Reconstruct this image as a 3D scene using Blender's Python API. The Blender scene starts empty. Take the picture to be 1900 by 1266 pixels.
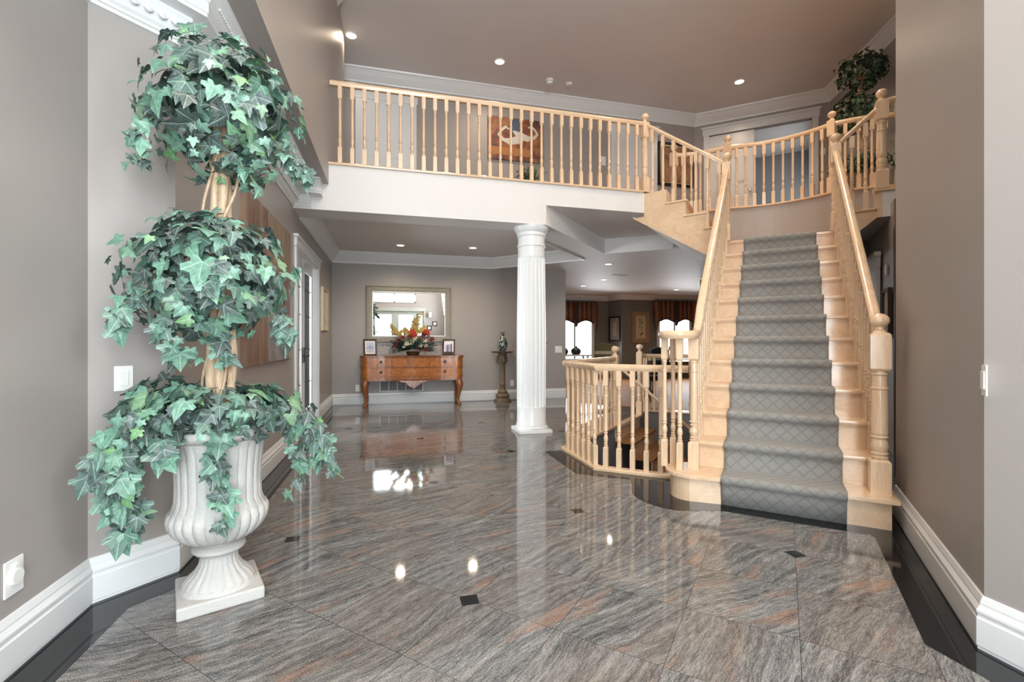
import bpy, bmesh, math, random
from math import sin, cos, pi, radians, atan2, sqrt, hypot
from mathutils import Vector, Matrix, Quaternion
from mathutils.geometry import tessellate_polygon
SC = bpy.context.scene
COL = SC.collection
rnd = random.Random(7)

# ------------------------------------------------------------------ camera
PSI = radians(14.6)
cam_d = bpy.data.cameras.new('camera'); cam = bpy.data.objects.new('camera', cam_d); COL.objects.link(cam)
cam_d.sensor_width = 36.0; cam_d.lens = 36.0 * 860 / 1900; cam_d.shift_y = 2 / 1900
cam_d.clip_start = .05; cam_d.clip_end = 100
cam.location = (0, 0, 1.15); cam.rotation_euler = (pi / 2, 0, -PSI)
SC.camera = cam
# ------------------------------------------------------------------ look
SC.view_settings.view_transform = 'Standard'; SC.view_settings.look = 'None'
SC.view_settings.gamma = 1; SC.view_settings.use_curve_mapping = False
SC.view_settings.exposure = 0.30
SC.cycles.use_denoising = True
SC.cycles.max_bounces = 10; SC.cycles.diffuse_bounces = 6; SC.cycles.glossy_bounces = 5
SC.cycles.caustics_reflective = False; SC.cycles.caustics_refractive = False
# ------------------------------------------------------------------ daylight
W = bpy.data.worlds.new('sky'); SC.world = W; W.use_nodes = True
W.node_tree.nodes['Background'].inputs[0].default_value = (.86, .93, 1, 1)
W.node_tree.nodes['Background'].inputs[1].default_value = .12

def area(name, loc, target, sx, sy, power, color=(1, 1, 1), spread=pi, parent=None):
    l = bpy.data.lights.new(name, 'AREA'); l.shape = 'RECTANGLE'; l.size = sx; l.size_y = sy
    l.energy = power; l.color = color; l.spread = spread
    o = bpy.data.objects.new(name, l); COL.objects.link(o)
    o.location = loc
    o.rotation_euler = (Vector(target) - Vector(loc)).to_track_quat('-Z', 'Y').to_euler()
    return o
DAY = (.90, .96, 1.0)
FY = -1.6
area('daylight_through_doors', (.14, FY - .12, 1.35), (.14, 5, 1.35), 2.3, 2.0, 310, DAY)
area('daylight_through_transom', (.12, FY - .12, 2.95), (.12, 5, 2.95), 1.7, .36, 30, DAY)
area('fill_through_added_window', (.5, FY - .12, 4.45), (.9, 5, 5.6), 2.3, 1.5, 150, DAY)  # fill light through an added, unseen upper window
area('daylight_through_side_window', (2.33, -.75, 2.45), (-1.3, 1.0, 1.9), 1.1, 1.6, 90, DAY)
area('daylight_in_dining_room_windows', (6.2, 13.3, 1.5), (6.2, 9, .2), 1.0, 1.3, 35, DAY, 2.2)
area('daylight_in_dining_room_windows', (9.0, 12.75, 1.5), (8.5, 9, .2), 1.2, 1.3, 40, DAY, 2.2)
area('daylight_in_library', (-3.4, 6.5, 1.6), (0, 6.5, 1.2), 2.0, 1.8, 320, DAY)
area('daylight_in_upstairs_bedroom', (8.75, 7.6, 4.5), (7.2, 9.2, 3.9), 1.0, 1.0, 16, (.94, .97, 1))

# ================================================================== materials
def srgb(r, g, b):
    f = lambda c: (c / 255 / 12.92) if c / 255 <= .04045 else ((c / 255 + .055) / 1.055) ** 2.4
    return (f(r), f(g), f(b), 1)
class NT:
    def __init__(s, m): s.t = m.node_tree; s.n = s.t.nodes; s.l = s.t.links
    def add(s, typ, **k):
        n = s.n.new(typ)
        for a, b in k.items(): setattr(n, a, b)
        return n
    def con(s, a, b): s.l.new(a, b)
    def m(s, op, a, b=None, c=None):
        n = s.n.new('ShaderNodeMath'); n.operation = op
        for i, v in enumerate((a, b, c)):
            if v is None: continue
            if hasattr(v, 'is_linked') or hasattr(v, 'links'): s.l.new(v, n.inputs[i])
            else: n.inputs[i].default_value = v
        return n.outputs[0]
    def ramp(s, fac, stops, interp='LINEAR'):
        n = s.n.new('ShaderNodeValToRGB'); n.color_ramp.interpolation = interp
        e = n.color_ramp.elements
        while len(e) < len(stops): e.new(.5)
        for i, (p, c) in enumerate(stops):
            e[i].position = p; e[i].color = c if len(c) == 4 else (*c, 1)
        s.l.new(fac, n.inputs[0]); return n.outputs[0]
    def mix(s, fac, a, b):
        n = s.n.new('ShaderNodeMix'); n.data_type = 'RGBA'
        for i, v in ((0, fac), (6, a), (7, b)):
            if hasattr(v, 'links'): s.l.new(v, n.inputs[i])
            else: n.inputs[i].default_value = v
        return n.outputs[2]
    def noise(s, vec, scale, detail=3, rough=.5, dist=0.):
        n = s.n.new('ShaderNodeTexNoise'); n.inputs['Scale'].default_value = scale
        n.inputs['Detail'].default_value = detail; n.inputs['Roughness'].default_value = rough
        n.inputs['Distortion'].default_value = dist
        if vec is not None: s.l.new(vec, n.inputs['Vector'])
        return n.outputs[0]
    def mapping(s, vec, scale=(1, 1, 1), rot=(0, 0, 0), loc=(0, 0, 0)):
        n = s.n.new('ShaderNodeMapping'); n.inputs['Scale'].default_value = scale
        n.inputs['Rotation'].default_value = rot; n.inputs['Location'].default_value = loc
        s.l.new(vec, n.inputs['Vector']); return n.outputs[0]
def newmat(name, color=(.5, .5, .5, 1), rough=.5, metal=0., spec=.5, coat=0.):
    m = bpy.data.materials.new(name); m.use_nodes = True
    b = m.node_tree.nodes['Principled BSDF']
    if len(color) == 3: color = (*color, 1)
    b.inputs['Base Color'].default_value = color; b.inputs['Roughness'].default_value = rough
    b.inputs['Metallic'].default_value = metal; b.inputs['Specular IOR Level'].default_value = spec
    b.inputs['Coat Weight'].default_value = coat; b.inputs['Coat Roughness'].default_value = .08
    m.diffuse_color = color
    return m, NT(m), b
def paint(name, color, rough=.6, bump=.02, var=.04, scale=40):
    m, t, b = newmat(name, color, rough)
    tc = t.add('ShaderNodeTexCoord').outputs['Object']
    n1 = t.noise(tc, 1.7, 2)
    c = (*color[:3], 1)
    lo = tuple(x * (1 - var) for x in c[:3]) + (1,); hi = tuple(min(1, x * (1 + var)) for x in c[:3]) + (1,)
    t.con(t.mix(n1, lo, hi), b.inputs['Base Color'])
    bn = t.add('ShaderNodeBump'); bn.inputs['Strength'].default_value = bump * 5; bn.inputs['Distance'].default_value = .002
    t.con(t.noise(tc, scale * 6, 2), bn.inputs['Height']); t.con(bn.outputs[0], b.inputs['Normal'])
    return m
def wood(name, dark, light, rough=.3, axis='Z', scale=1., coat=.3, spec=.5):
    m, t, b = newmat(name, light, rough, coat=coat, spec=spec)
    tc = t.add('ShaderNodeTexCoord').outputs['Object']
    sc = {'Z': (14, 14, 1.2), 'X': (1.2, 14, 14), 'Y': (14, 1.2, 14), 'N': (6, 6, 6)}[axis]
    v = t.mapping(tc, tuple(q * scale for q in sc))
    n1 = t.noise(v, 1.6, 5, .6, .6); n2 = t.noise(t.mapping(tc, tuple(q * scale * 5 for q in sc)), 2.2, 3)
    f = t.m('ADD', t.m('MULTIPLY', n1, .7), t.m('MULTIPLY', n2, .3))
    t.con(t.ramp(f, [(.3, dark), (.68, light)]), b.inputs['Base Color'])
    bn = t.add('ShaderNodeBump'); bn.inputs['Strength'].default_value = .06; bn.inputs['Distance'].default_value = .002
    t.con(n2, bn.inputs['Height']); t.con(bn.outputs[0], b.inputs['Normal'])
    return m
def emis(name, color, strength):
    m, t, b = newmat(name, color, .4)
    b.inputs['Emission Color'].default_value = (*color[:3], 1); b.inputs['Emission Strength'].default_value = strength
    return m
M = {}
M['wall'] = paint('taupe_wall_paint', (.365, .333, .314), .42)
M['ceiling'] = paint('pale_ceiling_paint', (.72, .70, .69), .6)
M['white'] = paint('white_trim_paint', (.76, .77, .775), .28, .005, .01)
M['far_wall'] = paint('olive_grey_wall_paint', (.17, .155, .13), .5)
M['well_wall'] = paint('stairwell_wall_paint', (.23, .22, .23), .5)
M['plate'] = newmat('white_plastic', (.85, .85, .83), .3)[0]
M['maple'] = wood('clear_maple', (.64, .43, .27, 1), (.82, .62, .43, 1), .22, 'Z')
M['maple_flat'] = wood('clear_maple_boards', (.64, .435, .275, 1), (.81, .61, .42, 1), .22, 'X', .5)
M['black'] = newmat('black_granite', (.010, .011, .013), .06, spec=.5)[0]
M['brass'] = newmat('dark_bronze', (.10, .075, .05), .35, 1)[0]
M['black_metal'] = newmat('black_metal', (.02, .02, .02), .4, .6)[0]
M['chrome'] = newmat('polished_brass', (.8, .62, .35), .2, 1)[0]
M['mirror'] = newmat('mirror_glass', (.93, .94, .94), .0, 1)[0]
M['lamp'] = emis('lit_lamp', (1, .88, .68), 5)
M['bright'] = emis('daylit_blind', (.93, .97, 1), 1.5)
M['darkwood'] = wood('dark_walnut', (.035, .018, .010, 1), (.10, .05, .028, 1), .25)
M['hardwood'] = wood('oak_floorboards', (.20, .085, .035, 1), (.40, .20, .09, 1), .55, 'Y', .7, 0, .12)
def glass():
    m = bpy.data.materials.new('clear_glass'); m.use_nodes = True; t = NT(m); t.n.clear()
    o = t.add('ShaderNodeOutputMaterial'); mx = t.add('ShaderNodeMixShader'); tr = t.add('ShaderNodeBsdfTransparent'); gl = t.add('ShaderNodeBsdfGlossy')
    gl.inputs['Roughness'].default_value = .02; tr.inputs[0].default_value = (.96, .98, .98, 1)
    fr = t.add('ShaderNodeFresnel'); fr.inputs[0].default_value = 1.3
    t.con(fr.outputs[0], mx.inputs[0]); t.con(tr.outputs[0], mx.inputs[1]); t.con(gl.outputs[0], mx.inputs[2]); t.con(mx.outputs[0], o.inputs[0])
    return m
M['glass'] = glass()
def granite():
    m, t, b = newmat('polished_streaked_granite', (.2, .19, .18), .05, spec=.62)
    tc = t.add('ShaderNodeTexCoord').outputs['Object']
    sp = t.add('ShaderNodeSeparateXYZ'); t.con(tc, sp.inputs[0]); x, y = sp.outputs[0], sp.outputs[1]
    P = .595
    u = t.m('DIVIDE', t.m('ADD', t.m('SUBTRACT', x, y), 1.710), P)
    v = t.m('DIVIDE', t.m('SUBTRACT', t.m('ADD', x, y), 2.384), P)
    fu, fv = t.m('FLOOR', u), t.m('FLOOR', v)
    cb = t.add('ShaderNodeCombineXYZ'); t.con(fu, cb.inputs[0]); t.con(fv, cb.inputs[1])
    wn = t.add('ShaderNodeTexWhiteNoise'); t.con(cb.outputs[0], wn.inputs['Vector'])
    rs = t.add('ShaderNodeSeparateColor'); t.con(wn.outputs['Color'], rs.inputs[0])
    ang = t.m('ADD', t.m('MULTIPLY', t.m('SUBTRACT', rs.outputs[0], .5), .7), -.42)
    vr = t.add('ShaderNodeVectorRotate'); vr.rotation_type = 'Z_AXIS'; t.con(tc, vr.inputs['Vector']); t.con(ang, vr.inputs['Angle'])
    off = t.add('ShaderNodeVectorMath'); off.operation = 'MULTIPLY_ADD'
    t.con(wn.outputs['Color'], off.inputs[0]); off.inputs[1].default_value = (3, 3, 3); t.con(vr.outputs[0], off.inputs[2])
    base = off.outputs[0]
    # gentle swirl
    wv = t.add('ShaderNodeTexNoise'); wv.inputs['Scale'].default_value = 1.6; wv.inputs['Detail'].default_value = 2; t.con(base, wv.inputs['Vector'])
    sw = t.add('ShaderNodeVectorMath'); sw.operation = 'MULTIPLY_ADD'; t.con(wv.outputs['Color'], sw.inputs[0]); sw.inputs[1].default_value = (.16, .16, 0); t.con(base, sw.inputs[2])
    s1 = t.noise(t.mapping(sw.outputs[0], (2.0, 22, 1)), 1.5, 6, .62)
    s2 = t.noise(t.mapping(sw.outputs[0], (16, 95, 1)), 1.6, 4, .6)
    gr = t.noise(t.mapping(tc, (1, 1, 1)), 210, 2, .6)
    f = t.m('ADD', t.m('ADD', t.m('MULTIPLY', s1, .34), t.m('MULTIPLY', s2, .30)), t.m('MULTIPLY', gr, .42))
    c = t.ramp(f, [(.40, (.024, .026, .030)), (.47, (.078, .081, .086)), (.54, (.18, .18, .178)), (.66, (.40, .39, .375))])
    pk = t.noise(t.mapping(sw.outputs[0], (1.3, 6.5, 1), loc=(7, 3, 0)), 1.3, 4, .6)
    pf = t.m('MULTIPLY', t.ramp(pk, [(.57, (0, 0, 0)), (.69, (1, 1, 1))]), t.ramp(gr, [(.40, (.15, .15, .15)), (.6, (.85, .85, .85))]))
    c = t.mix(pf, c, (.38, .20, .13, 1))
    warm = t.noise(t.mapping(sw.outputs[0], (.8, 2.2, 1), loc=(1, 9, 0)), 1.2, 2)
    c = t.mix(t.m('MULTIPLY', t.ramp(warm, [(.42, (0, 0, 0)), (.62, (1, 1, 1))]), .22), c, (.18, .13, .10, 1))
    # joints
    du = t.m('ABSOLUTE', t.m('SUBTRACT', u, t.m('ROUND', u))); dv = t.m('ABSOLUTE', t.m('SUBTRACT', v, t.m('ROUND', v)))
    j = t.m('LESS_THAN', t.m('MINIMUM', du, dv), .0032)
    c = t.mix(t.m('MULTIPLY', j, .75), c, (.02, .02, .02, 1))
    # black cabochons every third joint
    iu, iv = t.m('ROUND', t.m('DIVIDE', u, 3)), t.m('ROUND', t.m('DIVIDE', v, 3))
    ru, rv = t.m('MULTIPLY', t.m('SUBTRACT', t.m('DIVIDE', u, 3), iu), 3 * P), t.m('MULTIPLY', t.m('SUBTRACT', t.m('DIVIDE', v, 3), iv), 3 * P)
    dx = t.m('ABSOLUTE', t.m('MULTIPLY', t.m('ADD', ru, rv), .5)); dy = t.m('ABSOLUTE', t.m('MULTIPLY', t.m('SUBTRACT', rv, ru), .5))
    ins = t.m('LESS_THAN', t.m('MAXIMUM', dx, dy), .039)
    c = t.mix(ins, c, (.010, .012, .013, 1))
    t.con(c, b.inputs['Base Color'])
    return m
M['granite'] = granite()
def carpet():
    m, t, b = newmat('grey_trellis_carpet', (.27, .265, .25), .95, spec=.1)
    uv = t.add('ShaderNodeUVMap').outputs[0]
    sp = t.add('ShaderNodeSeparateXYZ'); t.con(uv, sp.inputs[0])
    a = t.m('DIVIDE', t.m('ADD', sp.outputs[0], sp.outputs[1]), .092); c_ = t.m('DIVIDE', t.m('SUBTRACT', sp.outputs[0], sp.outputs[1]), .092)
    da = t.m('ABSOLUTE', t.m('SUBTRACT', a, t.m('ROUND', a))); dc = t.m('ABSOLUTE', t.m('SUBTRACT', c_, t.m('ROUND', c_)))
    ln = t.m('LESS_THAN', t.m('MINIMUM', da, dc), .10)
    tc = t.add('ShaderNodeTexCoord').outputs['Object']
    fz = t.noise(tc, 420, 2, .7); bl = t.noise(tc, 22, 3)
    base = t.mix(fz, (.20, .195, .185, 1), (.46, .455, .435, 1))
    base = t.mix(t.m('MULTIPLY', bl, .35), base, (.30, .27, .24, 1))
    t.con(t.mix(t.m('MULTIPLY', ln, .33), base, (.14, .135, .13, 1)), b.inputs['Base Color'])
    bn = t.add('ShaderNodeBump'); bn.inputs['Strength'].default_value = .8; bn.inputs['Distance'].default_value = .004
    t.con(t.m('SUBTRACT', fz, t.m('MULTIPLY', ln, .5)), bn.inputs['Height']); t.con(bn.outputs[0], b.inputs['Normal'])
    b.inputs['Sheen Weight'].default_value = .25
    return m
M['carpet'] = carpet()
def leafmat(name, stops, rough=.42):
    m, t, b = newmat(name, (.1, .2, .12), rough)
    g = t.add('ShaderNodeNewGeometry').outputs['Random Per Island']
    tc = t.add('ShaderNodeTexCoord').outputs['Object']
    n = t.noise(tc, 55, 3)
    c = t.ramp(g, stops)
    mul = t.add('ShaderNodeMix'); mul.data_type = 'RGBA'; mul.blend_type = 'MULTIPLY'; mul.inputs[0].default_value = .6
    t.con(c, mul.inputs[6]); t.con(t.ramp(n, [(.35, (.6, .62, .62)), (.65, (1.2, 1.2, 1.15))]), mul.inputs[7])
    # pale veins fanning from the stalk
    at = t.add('ShaderNodeAttribute'); at.attribute_name = 'leaf_xy'; sp = t.add('ShaderNodeSeparateXYZ'); t.con(at.outputs['Vector'], sp.inputs[0])
    ax, ay = t.m('ABSOLUTE', sp.outputs[0]), t.m('ADD', sp.outputs[1], .10)
    v = t.m('MINIMUM', t.m('MINIMUM', ax, t.m('ABSOLUTE', t.m('SUBTRACT', t.m('MULTIPLY', ax, .574), t.m('MULTIPLY', ay, .819)))), t.m('ABSOLUTE', t.m('SUBTRACT', t.m('MULTIPLY', ax, .98), t.m('MULTIPLY', ay, -.25))))
    v2 = t.m('ABSOLUTE', t.m('SUBTRACT', t.m('FRACT', t.m('ADD', t.m('MULTIPLY', ay, 6), t.m('MULTIPLY', ax, -5))), .5))
    vm = t.m('ADD', t.m('MULTIPLY', t.m('LESS_THAN', v, .016), .5), t.m('MULTIPLY', t.m('LESS_THAN', v2, .05), .16))
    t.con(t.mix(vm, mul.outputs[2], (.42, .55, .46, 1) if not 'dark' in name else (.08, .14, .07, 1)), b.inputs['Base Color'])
    return m
M['ivy'] = leafmat('faded_ivy_leaves', [(0, (.045, .066, .062)), (.25, (.080, .112, .108)), (.48, (.095, .165, .138)), (.66, (.12, .26, .19)), (.84, (.19, .34, .27)), (.94, (.13, .28, .11)), (1, (.33, .44, .38))])
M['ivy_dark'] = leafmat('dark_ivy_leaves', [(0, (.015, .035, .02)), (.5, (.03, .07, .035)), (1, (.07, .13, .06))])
M['vine'] = newmat('green_vine', (.20, .26, .12), .6)[0]
M['bark'] = wood('pale_bark', (.30, .19, .11, 1), (.66, .50, .35, 1), .75, 'Z', 2.5, 0)
M['stone'] = paint('whitewashed_stone', (.50, .49, .47), .75, .3, .10, 14)
M['burl'] = wood('burl_walnut_veneer', (.20, .045, .008, 1), (.62, .21, .035, 1), .34, 'N', 1.4, .25)
M['cherry'] = wood('polished_cherry', (.12, .030, .010, 1), (.38, .13, .04, 1), .28, 'Z', 1, .3)
M['silver'] = wood('antique_silver_leaf', (.085, .08, .06, 1), (.46, .43, .35, 1), .42, 'N', 7, 0)
M['silver_light'] = newmat('silver_lip', (.72, .70, .66), .3, .5)[0]
M['gilt'] = wood('aged_gilt', (.05, .035, .02, 1), (.24, .18, .11, 1), .5, 'N', 4, 0)
M['gold_frame'] = newmat('pale_gold_frame', (.62, .52, .34), .35, .5)[0]
M['photo_mat'] = newmat('white_card', (.82, .82, .86), .6)[0]

# ================================================================== mesh helpers
class MB:
    def __init__(s): s.v = []; s.f = []; s.smooth = []; s.luv = []
    def add(s, vs, fs, smooth=False):
        o = len(s.v); s.v += [tuple(p) for p in vs]
        for f in fs: s.f.append(tuple(i + o for i in f)); s.smooth.append(smooth)
    def box(s, x0, x1, y0, y1, z0, z1, mtx=None):
        vs = [Vector((x, y, z)) for z in (z0, z1) for y in (y0, y1) for x in (x0, x1)]
        if mtx: vs = [mtx @ p for p in vs]
        s.add(vs, [(0, 2, 3, 1), (4, 5, 7, 6), (0, 1, 5, 4), (2, 6, 7, 3), (0, 4, 6, 2), (1, 3, 7, 5)])
    def obox(s, p, q, w, z0, z1, off=0.):
        """box on plan from p to q, width w (centred + off to the left)"""
        p = Vector(p[:2]); q = Vector(q[:2]); d = (q - p).normalized(); n = Vector((-d.y, d.x))
        a = n * (off + w / 2); b = n * (off - w / 2)
        s.prism([p + b, q + b, q + a, p + a], z0, z1)
    def prism(s, poly, z0, z1, cap=True):
        n = len(poly); P = [Vector((p[0], p[1])) for p in poly]
        ar = sum(P[i].x * P[(i + 1) % n].y - P[(i + 1) % n].x * P[i].y for i in range(n))
        if ar < 0: P.reverse()
        vs = [(p.x, p.y, z0) for p in P] + [(p.x, p.y, z1) for p in P]
        s.add(vs, [(i, (i + 1) % n, n + (i + 1) % n, n + i) for i in range(n)])
        if cap:
            tr = tessellate_polygon([[Vector((p.x, p.y, 0)) for p in P]])
            up = []
            for t in tr:
                a, b, c = [P[i] for i in t]
                if (b - a).cross(c - a) < 0: t = (t[0], t[2], t[1])
                up.append(tuple(t))
            s.add([(p.x, p.y, z1) for p in P], up); s.add([(p.x, p.y, z0) for p in P], [t[::-1] for t in up])
    def lathe(s, prof, c=(0, 0, 0), seg=20, fn=None, smooth=True, cap=True, mtx=None):
        vs = []
        for (r, z) in prof:
            for k in range(seg):
                a = 2 * pi * k / seg; rr = fn(r, z, a) if fn else r
                p = Vector((c[0] + rr * cos(a), c[1] + rr * sin(a), c[2] + z))
                vs.append(mtx @ p if mtx else p)
        fs = []
        for i in range(len(prof) - 1):
            for k in range(seg):
                k2 = (k + 1) % seg
                fs.append((i * seg + k, i * seg + k2, (i + 1) * seg + k2, (i + 1) * seg + k))
        s.add(vs, fs, smooth)
        if cap:
            n = len(prof)
            s.add([vs[k] for k in range(seg)], [tuple(reversed(range(seg)))])
            s.add([vs[(n - 1) * seg + k] for k in range(seg)], [tuple(range(seg))])
    def tube(s, path, r, seg=8, smooth=True, closed=False):
        P = [Vector(p) for p in path]; n = len(P); rs = r if hasattr(r, '__len__') else [r] * n
        up = Vector((0, 0, 1)); rings = []; prev = None
        for i in range(n):
            t = ((P[(i + 1) % n] if closed or i < n - 1 else P[i]) - (P[i - 1] if closed or i > 0 else P[i])).normalized()
            a = prev if prev is not None else (Vector((1, 0, 0)) if abs(t.z) > .9 else up)
            a = (a - t * a.dot(t)).normalized(); prev = a; b = t.cross(a)
            rings.append([P[i] + (a * cos(2 * pi * k / seg) + b * sin(2 * pi * k / seg)) * rs[i] for k in range(seg)])
        vs = [p for q in rings for p in q]; fs = []
        for i in range(n if closed else n - 1):
            j = (i + 1) % n
            for k in range(seg):
                k2 = (k + 1) % seg; fs.append((i * seg + k, i * seg + k2, j * seg + k2, j * seg + k))
        s.add(vs, fs, smooth)
        if not closed:
            s.add(rings[0], [tuple(reversed(range(seg)))]); s.add(rings[-1], [tuple(range(seg))])
    def sweep(s, prof, path, closed=False, smooth=False, cap=True, side=1):
        """profile of (offset, height): offset to the left of the plan path (side=1), mitred; path points (x,y[,z])"""
        P = [Vector((p[0], p[1], p[2] if len(p) > 2 else 0)) for p in path]; n = len(P); rows = []
        for i in range(n):
            def dr(a, b):
                d = P[b] - P[a]; d.z = 0; return d.normalized()
            if closed: d0 = dr((i - 1) % n, i); d1 = dr(i, (i + 1) % n)
            else: d0 = dr(max(i - 1, 0), max(i, 1)); d1 = dr(min(i, n - 2), min(i + 1, n - 1))
            n0 = Vector((-d0.y, d0.x, 0)) * side; n1 = Vector((-d1.y, d1.x, 0)) * side
            m = (n0 + n1); L = m.length; m = m / L if L > 1e-6 else n0
            k = 1 / max(.35, m.dot(n0))
            rows.append([P[i] + m * (o * k) + Vector((0, 0, h)) for (o, h) in prof])
        np_ = len(prof); vs = [p for q in rows for p in q]; fs = []
        for i in range(n if closed else n - 1):
            j = (i + 1) % n
            for k in range(np_):
                k2 = (k + 1) % np_
                fs.append((i * np_ + k, j * np_ + k, j * np_ + k2, i * np_ + k2))
        s.add(vs, fs, smooth)
        if not closed and cap:
            s.add(rows[0], [tuple(range(np_))]); s.add(rows[-1], [tuple(reversed(range(np_)))])
    def build(s, name, mat, parent=None, loc=None, bevel=0., fix=True):
        me = bpy.data.meshes.new(name); me.from_pydata([tuple(p) for p in s.v], [], s.f)
        for p, sm in zip(me.polygons, s.smooth): p.use_smooth = sm
        if fix:
            bm = bmesh.new(); bm.from_mesh(me); bmesh.ops.remove_doubles(bm, verts=bm.verts, dist=1e-5)
            bmesh.ops.recalc_face_normals(bm, faces=bm.faces); bm.to_mesh(me); bm.free()
        if any(s.smooth) and fix: me.set_sharp_from_angle(angle=radians(38))
        if s.luv and len(s.luv) == len(me.vertices):
            at = me.attributes.new('leaf_xy', 'FLOAT_VECTOR', 'POINT')
            at.data.foreach_set('vector', [c_ for p in s.luv for c_ in (p[0], p[1], 0)])
        me.materials.append(mat)
        o = bpy.data.objects.new(name, me); COL.objects.link(o)
        if loc: o.location = loc
        if bevel:
            b = o.modifiers.new('soft_edge', 'BEVEL'); b.width = bevel; b.segments = 2; b.limit_method = 'ANGLE'; b.angle_limit = radians(40)
        if parent: o.parent = parent
        return o
def tag(o, label=None, cat=None, group=None, kind=None):
    if label: o['label'] = label
    if cat: o['category'] = cat
    if group: o['group'] = group
    if kind: o['kind'] = kind
    return o
def thing(name, label, cat, loc=(0, 0, 0), rz=0, group=None):
    o = bpy.data.objects.new(name, None); COL.objects.link(o); o.location = loc; o.rotation_euler = (0, 0, rz)
    o.empty_display_size = .1
    return tag(o, label, cat, group)
def struct(name, mb, mat, parent=None, fix=True, bevel=0):
    o = mb.build(name, mat, parent, fix=fix, bevel=bevel)
    if not parent: o['kind'] = 'structure'
    return o
def copy_tree(o, parent=None):
    c = o.copy(); COL.objects.link(c); c.parent = parent
    for ch in list(o.children): copy_tree(ch, c)
    return c

# ================================================================== plan of the house
R_ = .1978; UP = 16 * R_; CEIL = 5.7
SA = radians(44.34); SO = Vector((2.232, 2.780)); SD = Vector((sin(SA), cos(SA))); SW = Vector((cos(SA), -sin(SA))); RUN = .2386
def st(s, w): p = SO + SD * s + SW * w; return (p.x, p.y)
LN = st(2.63, -.185); RN = st(2.65, .91)                # newels at the landing
NN = (3.31, 5.60); Zp = (4.28, 6.39); Qp = (4.886, 5.918); Sp = (5.724, 4.927); Tp = (6.30, 4.50)
PNEW = (5.02, 3.76)
def arc(p, q, m, n):
    """circular-ish arc p..q through m, n segments"""
    out = []
    for i in range(n + 1):
        t = i / n; a = 2 * Vector(m) - .5 * (Vector(p) + Vector(q))
        v = Vector(p) * (1 - t) ** 2 + a * 2 * t * (1 - t) + Vector(q) * t * t
        out.append((v.x, v.y))
    return out
CURVE = arc(Qp, Sp, (5.44, 5.50), 14)
ZQ = arc(Zp, Qp, (4.60, 6.20), 4)
TAIL = arc(Sp, Tp, (5.98, 4.68), 3)

# ---- floors
HOLE = [(1.80, 4.62), (1.80, 3.86), (2.39, 3.36), st(2.7, -.2), (5.3, 5.85), (4.10, 6.92), (3.80, 6.62), (2.95, 5.77)]
def holed(name, outer, hole, z, mat):
    pts = outer + hole
    tr = tessellate_polygon([[Vector((*p, 0)) for p in outer], [Vector((*p, 0)) for p in hole]])
    mb = MB(); mb.add([(*p, z) for p in pts], [tuple(t) for t in tr]); 
    o = struct(name, mb, mat)
    me = o.data
    if me.polygons[0].normal.z < 0: me.flip_normals()
    return o
holed('floor', [(-2.6, -1.9), (8.0, -1.9), (8.0, 3.0), (8.0, 9.2), (-2.6, 9.2)], HOLE, 0, M['granite'])
mb = MB(); mb.prism([(3.49, 9.3), (3.49, 8.2), (4.3, 7.2), (5.9, 5.95), (12.2, 5.95), (12.2, 14.3), (3.0, 14.3), (3.0, 9.3)], -.06, .004)
struct('floor_hardwood', mb, M['hardwood'])
mb = MB(); mb.prism([(1.0, 2.5), (8.5, 2.5), (8.5, 8), (1.0, 8)], -2.75, -2.65); struct('floor_basement', mb, M['hardwood'])
# black border strips
mb = MB()
bl = lambda pts, w, side: mb.sweep([(0, .0), (0, .0012), (w, .0012), (w, 0)], pts, side=side)
bl([(-1.29, -1.6), (-1.29, 2.44), (-1.05, 2.68), (-1.05, 9.0), (3.0, 9.0)], .19, -1)
struct('trim_1', mb, M['black'])
mb = MB()
bl([(2.15, -1.6), (2.15, 1.235), (3.25, 2.335)], .185, 1)
mb.prism([(2.75, 2.12), (3.1, 2.47), (3.45, 2.5), (2.93, 1.95)], 0, .0010)
rc = (2.13, 3.06)
out = [(1.56, 4.62), (1.56, 3.80), (1.66, 3.70), (1.80, 3.59), (1.935, 3.50)]
out += [(rc[0] + .375 * cos(a), rc[1] + .375 * sin(a)) for a in [radians(d) for d in range(140, 232, 10)]]
p0 = st(-.10, .02); p1 = st(-.10, .80)
out += [p0, p1, st(.10, 1.03), st(.3, .5), st(.6, -.1), (2.39, 3.40), (2.2, 3.52), (1.80, 3.86), (1.80, 4.62)]
mb.prism(out, 0, .0014)
struct('trim_2', mb, M['black'])

# ---- walls
H1 = 2.92
mb = MB()
WL = [(-1.29, FY), (-1.29, 2.44), (-1.05, 2.68), (-1.05, 5.72)]
mb.sweep([(0, 0), (0, H1), (.12, H1), (.12, 0)], WL)
mb.sweep([(0, 2.33), (0, H1), (.12, H1), (.12, 2.33)], [(-1.05, 5.72), (-1.05, 7.28)])
mb.sweep([(0, 0), (0, H1), (.12, H1), (.12, 0)], [(-1.05, 7.28), (-1.05, 9.12)])
struct('wall_left', mb, M['wall'])
mb = MB(); mb.box(-1.05, 3.49, 9.0, 9.12, 0, 2.877); struct('wall_back', mb, M['wall'])
mb = MB(); mb.box(-.80, -.68, FY, 7.3, H1, CEIL); mb.box(-1.41, -.80, FY, 5.55, H1, H1 + .1)
struct('wall_upper_left', mb, M['wall'])
mb = MB()
mb.sweep([(0, 0), (0, CEIL), (.14, CEIL), (.14, 0)], [(2.15, -.15), (2.15, 1.235), (3.275, 2.36), (4.2, 1.435)], side=-1)
mb.box(2.15, 2.29, FY, -1.35, 0, CEIL); mb.box(2.15, 2.29, -1.35, -.15, 0, 1.6); mb.box(2.15, 2.29, -1.35, -.15, 3.3, CEIL)
struct('wall_right', mb, M['wall'])
mb = MB()
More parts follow.
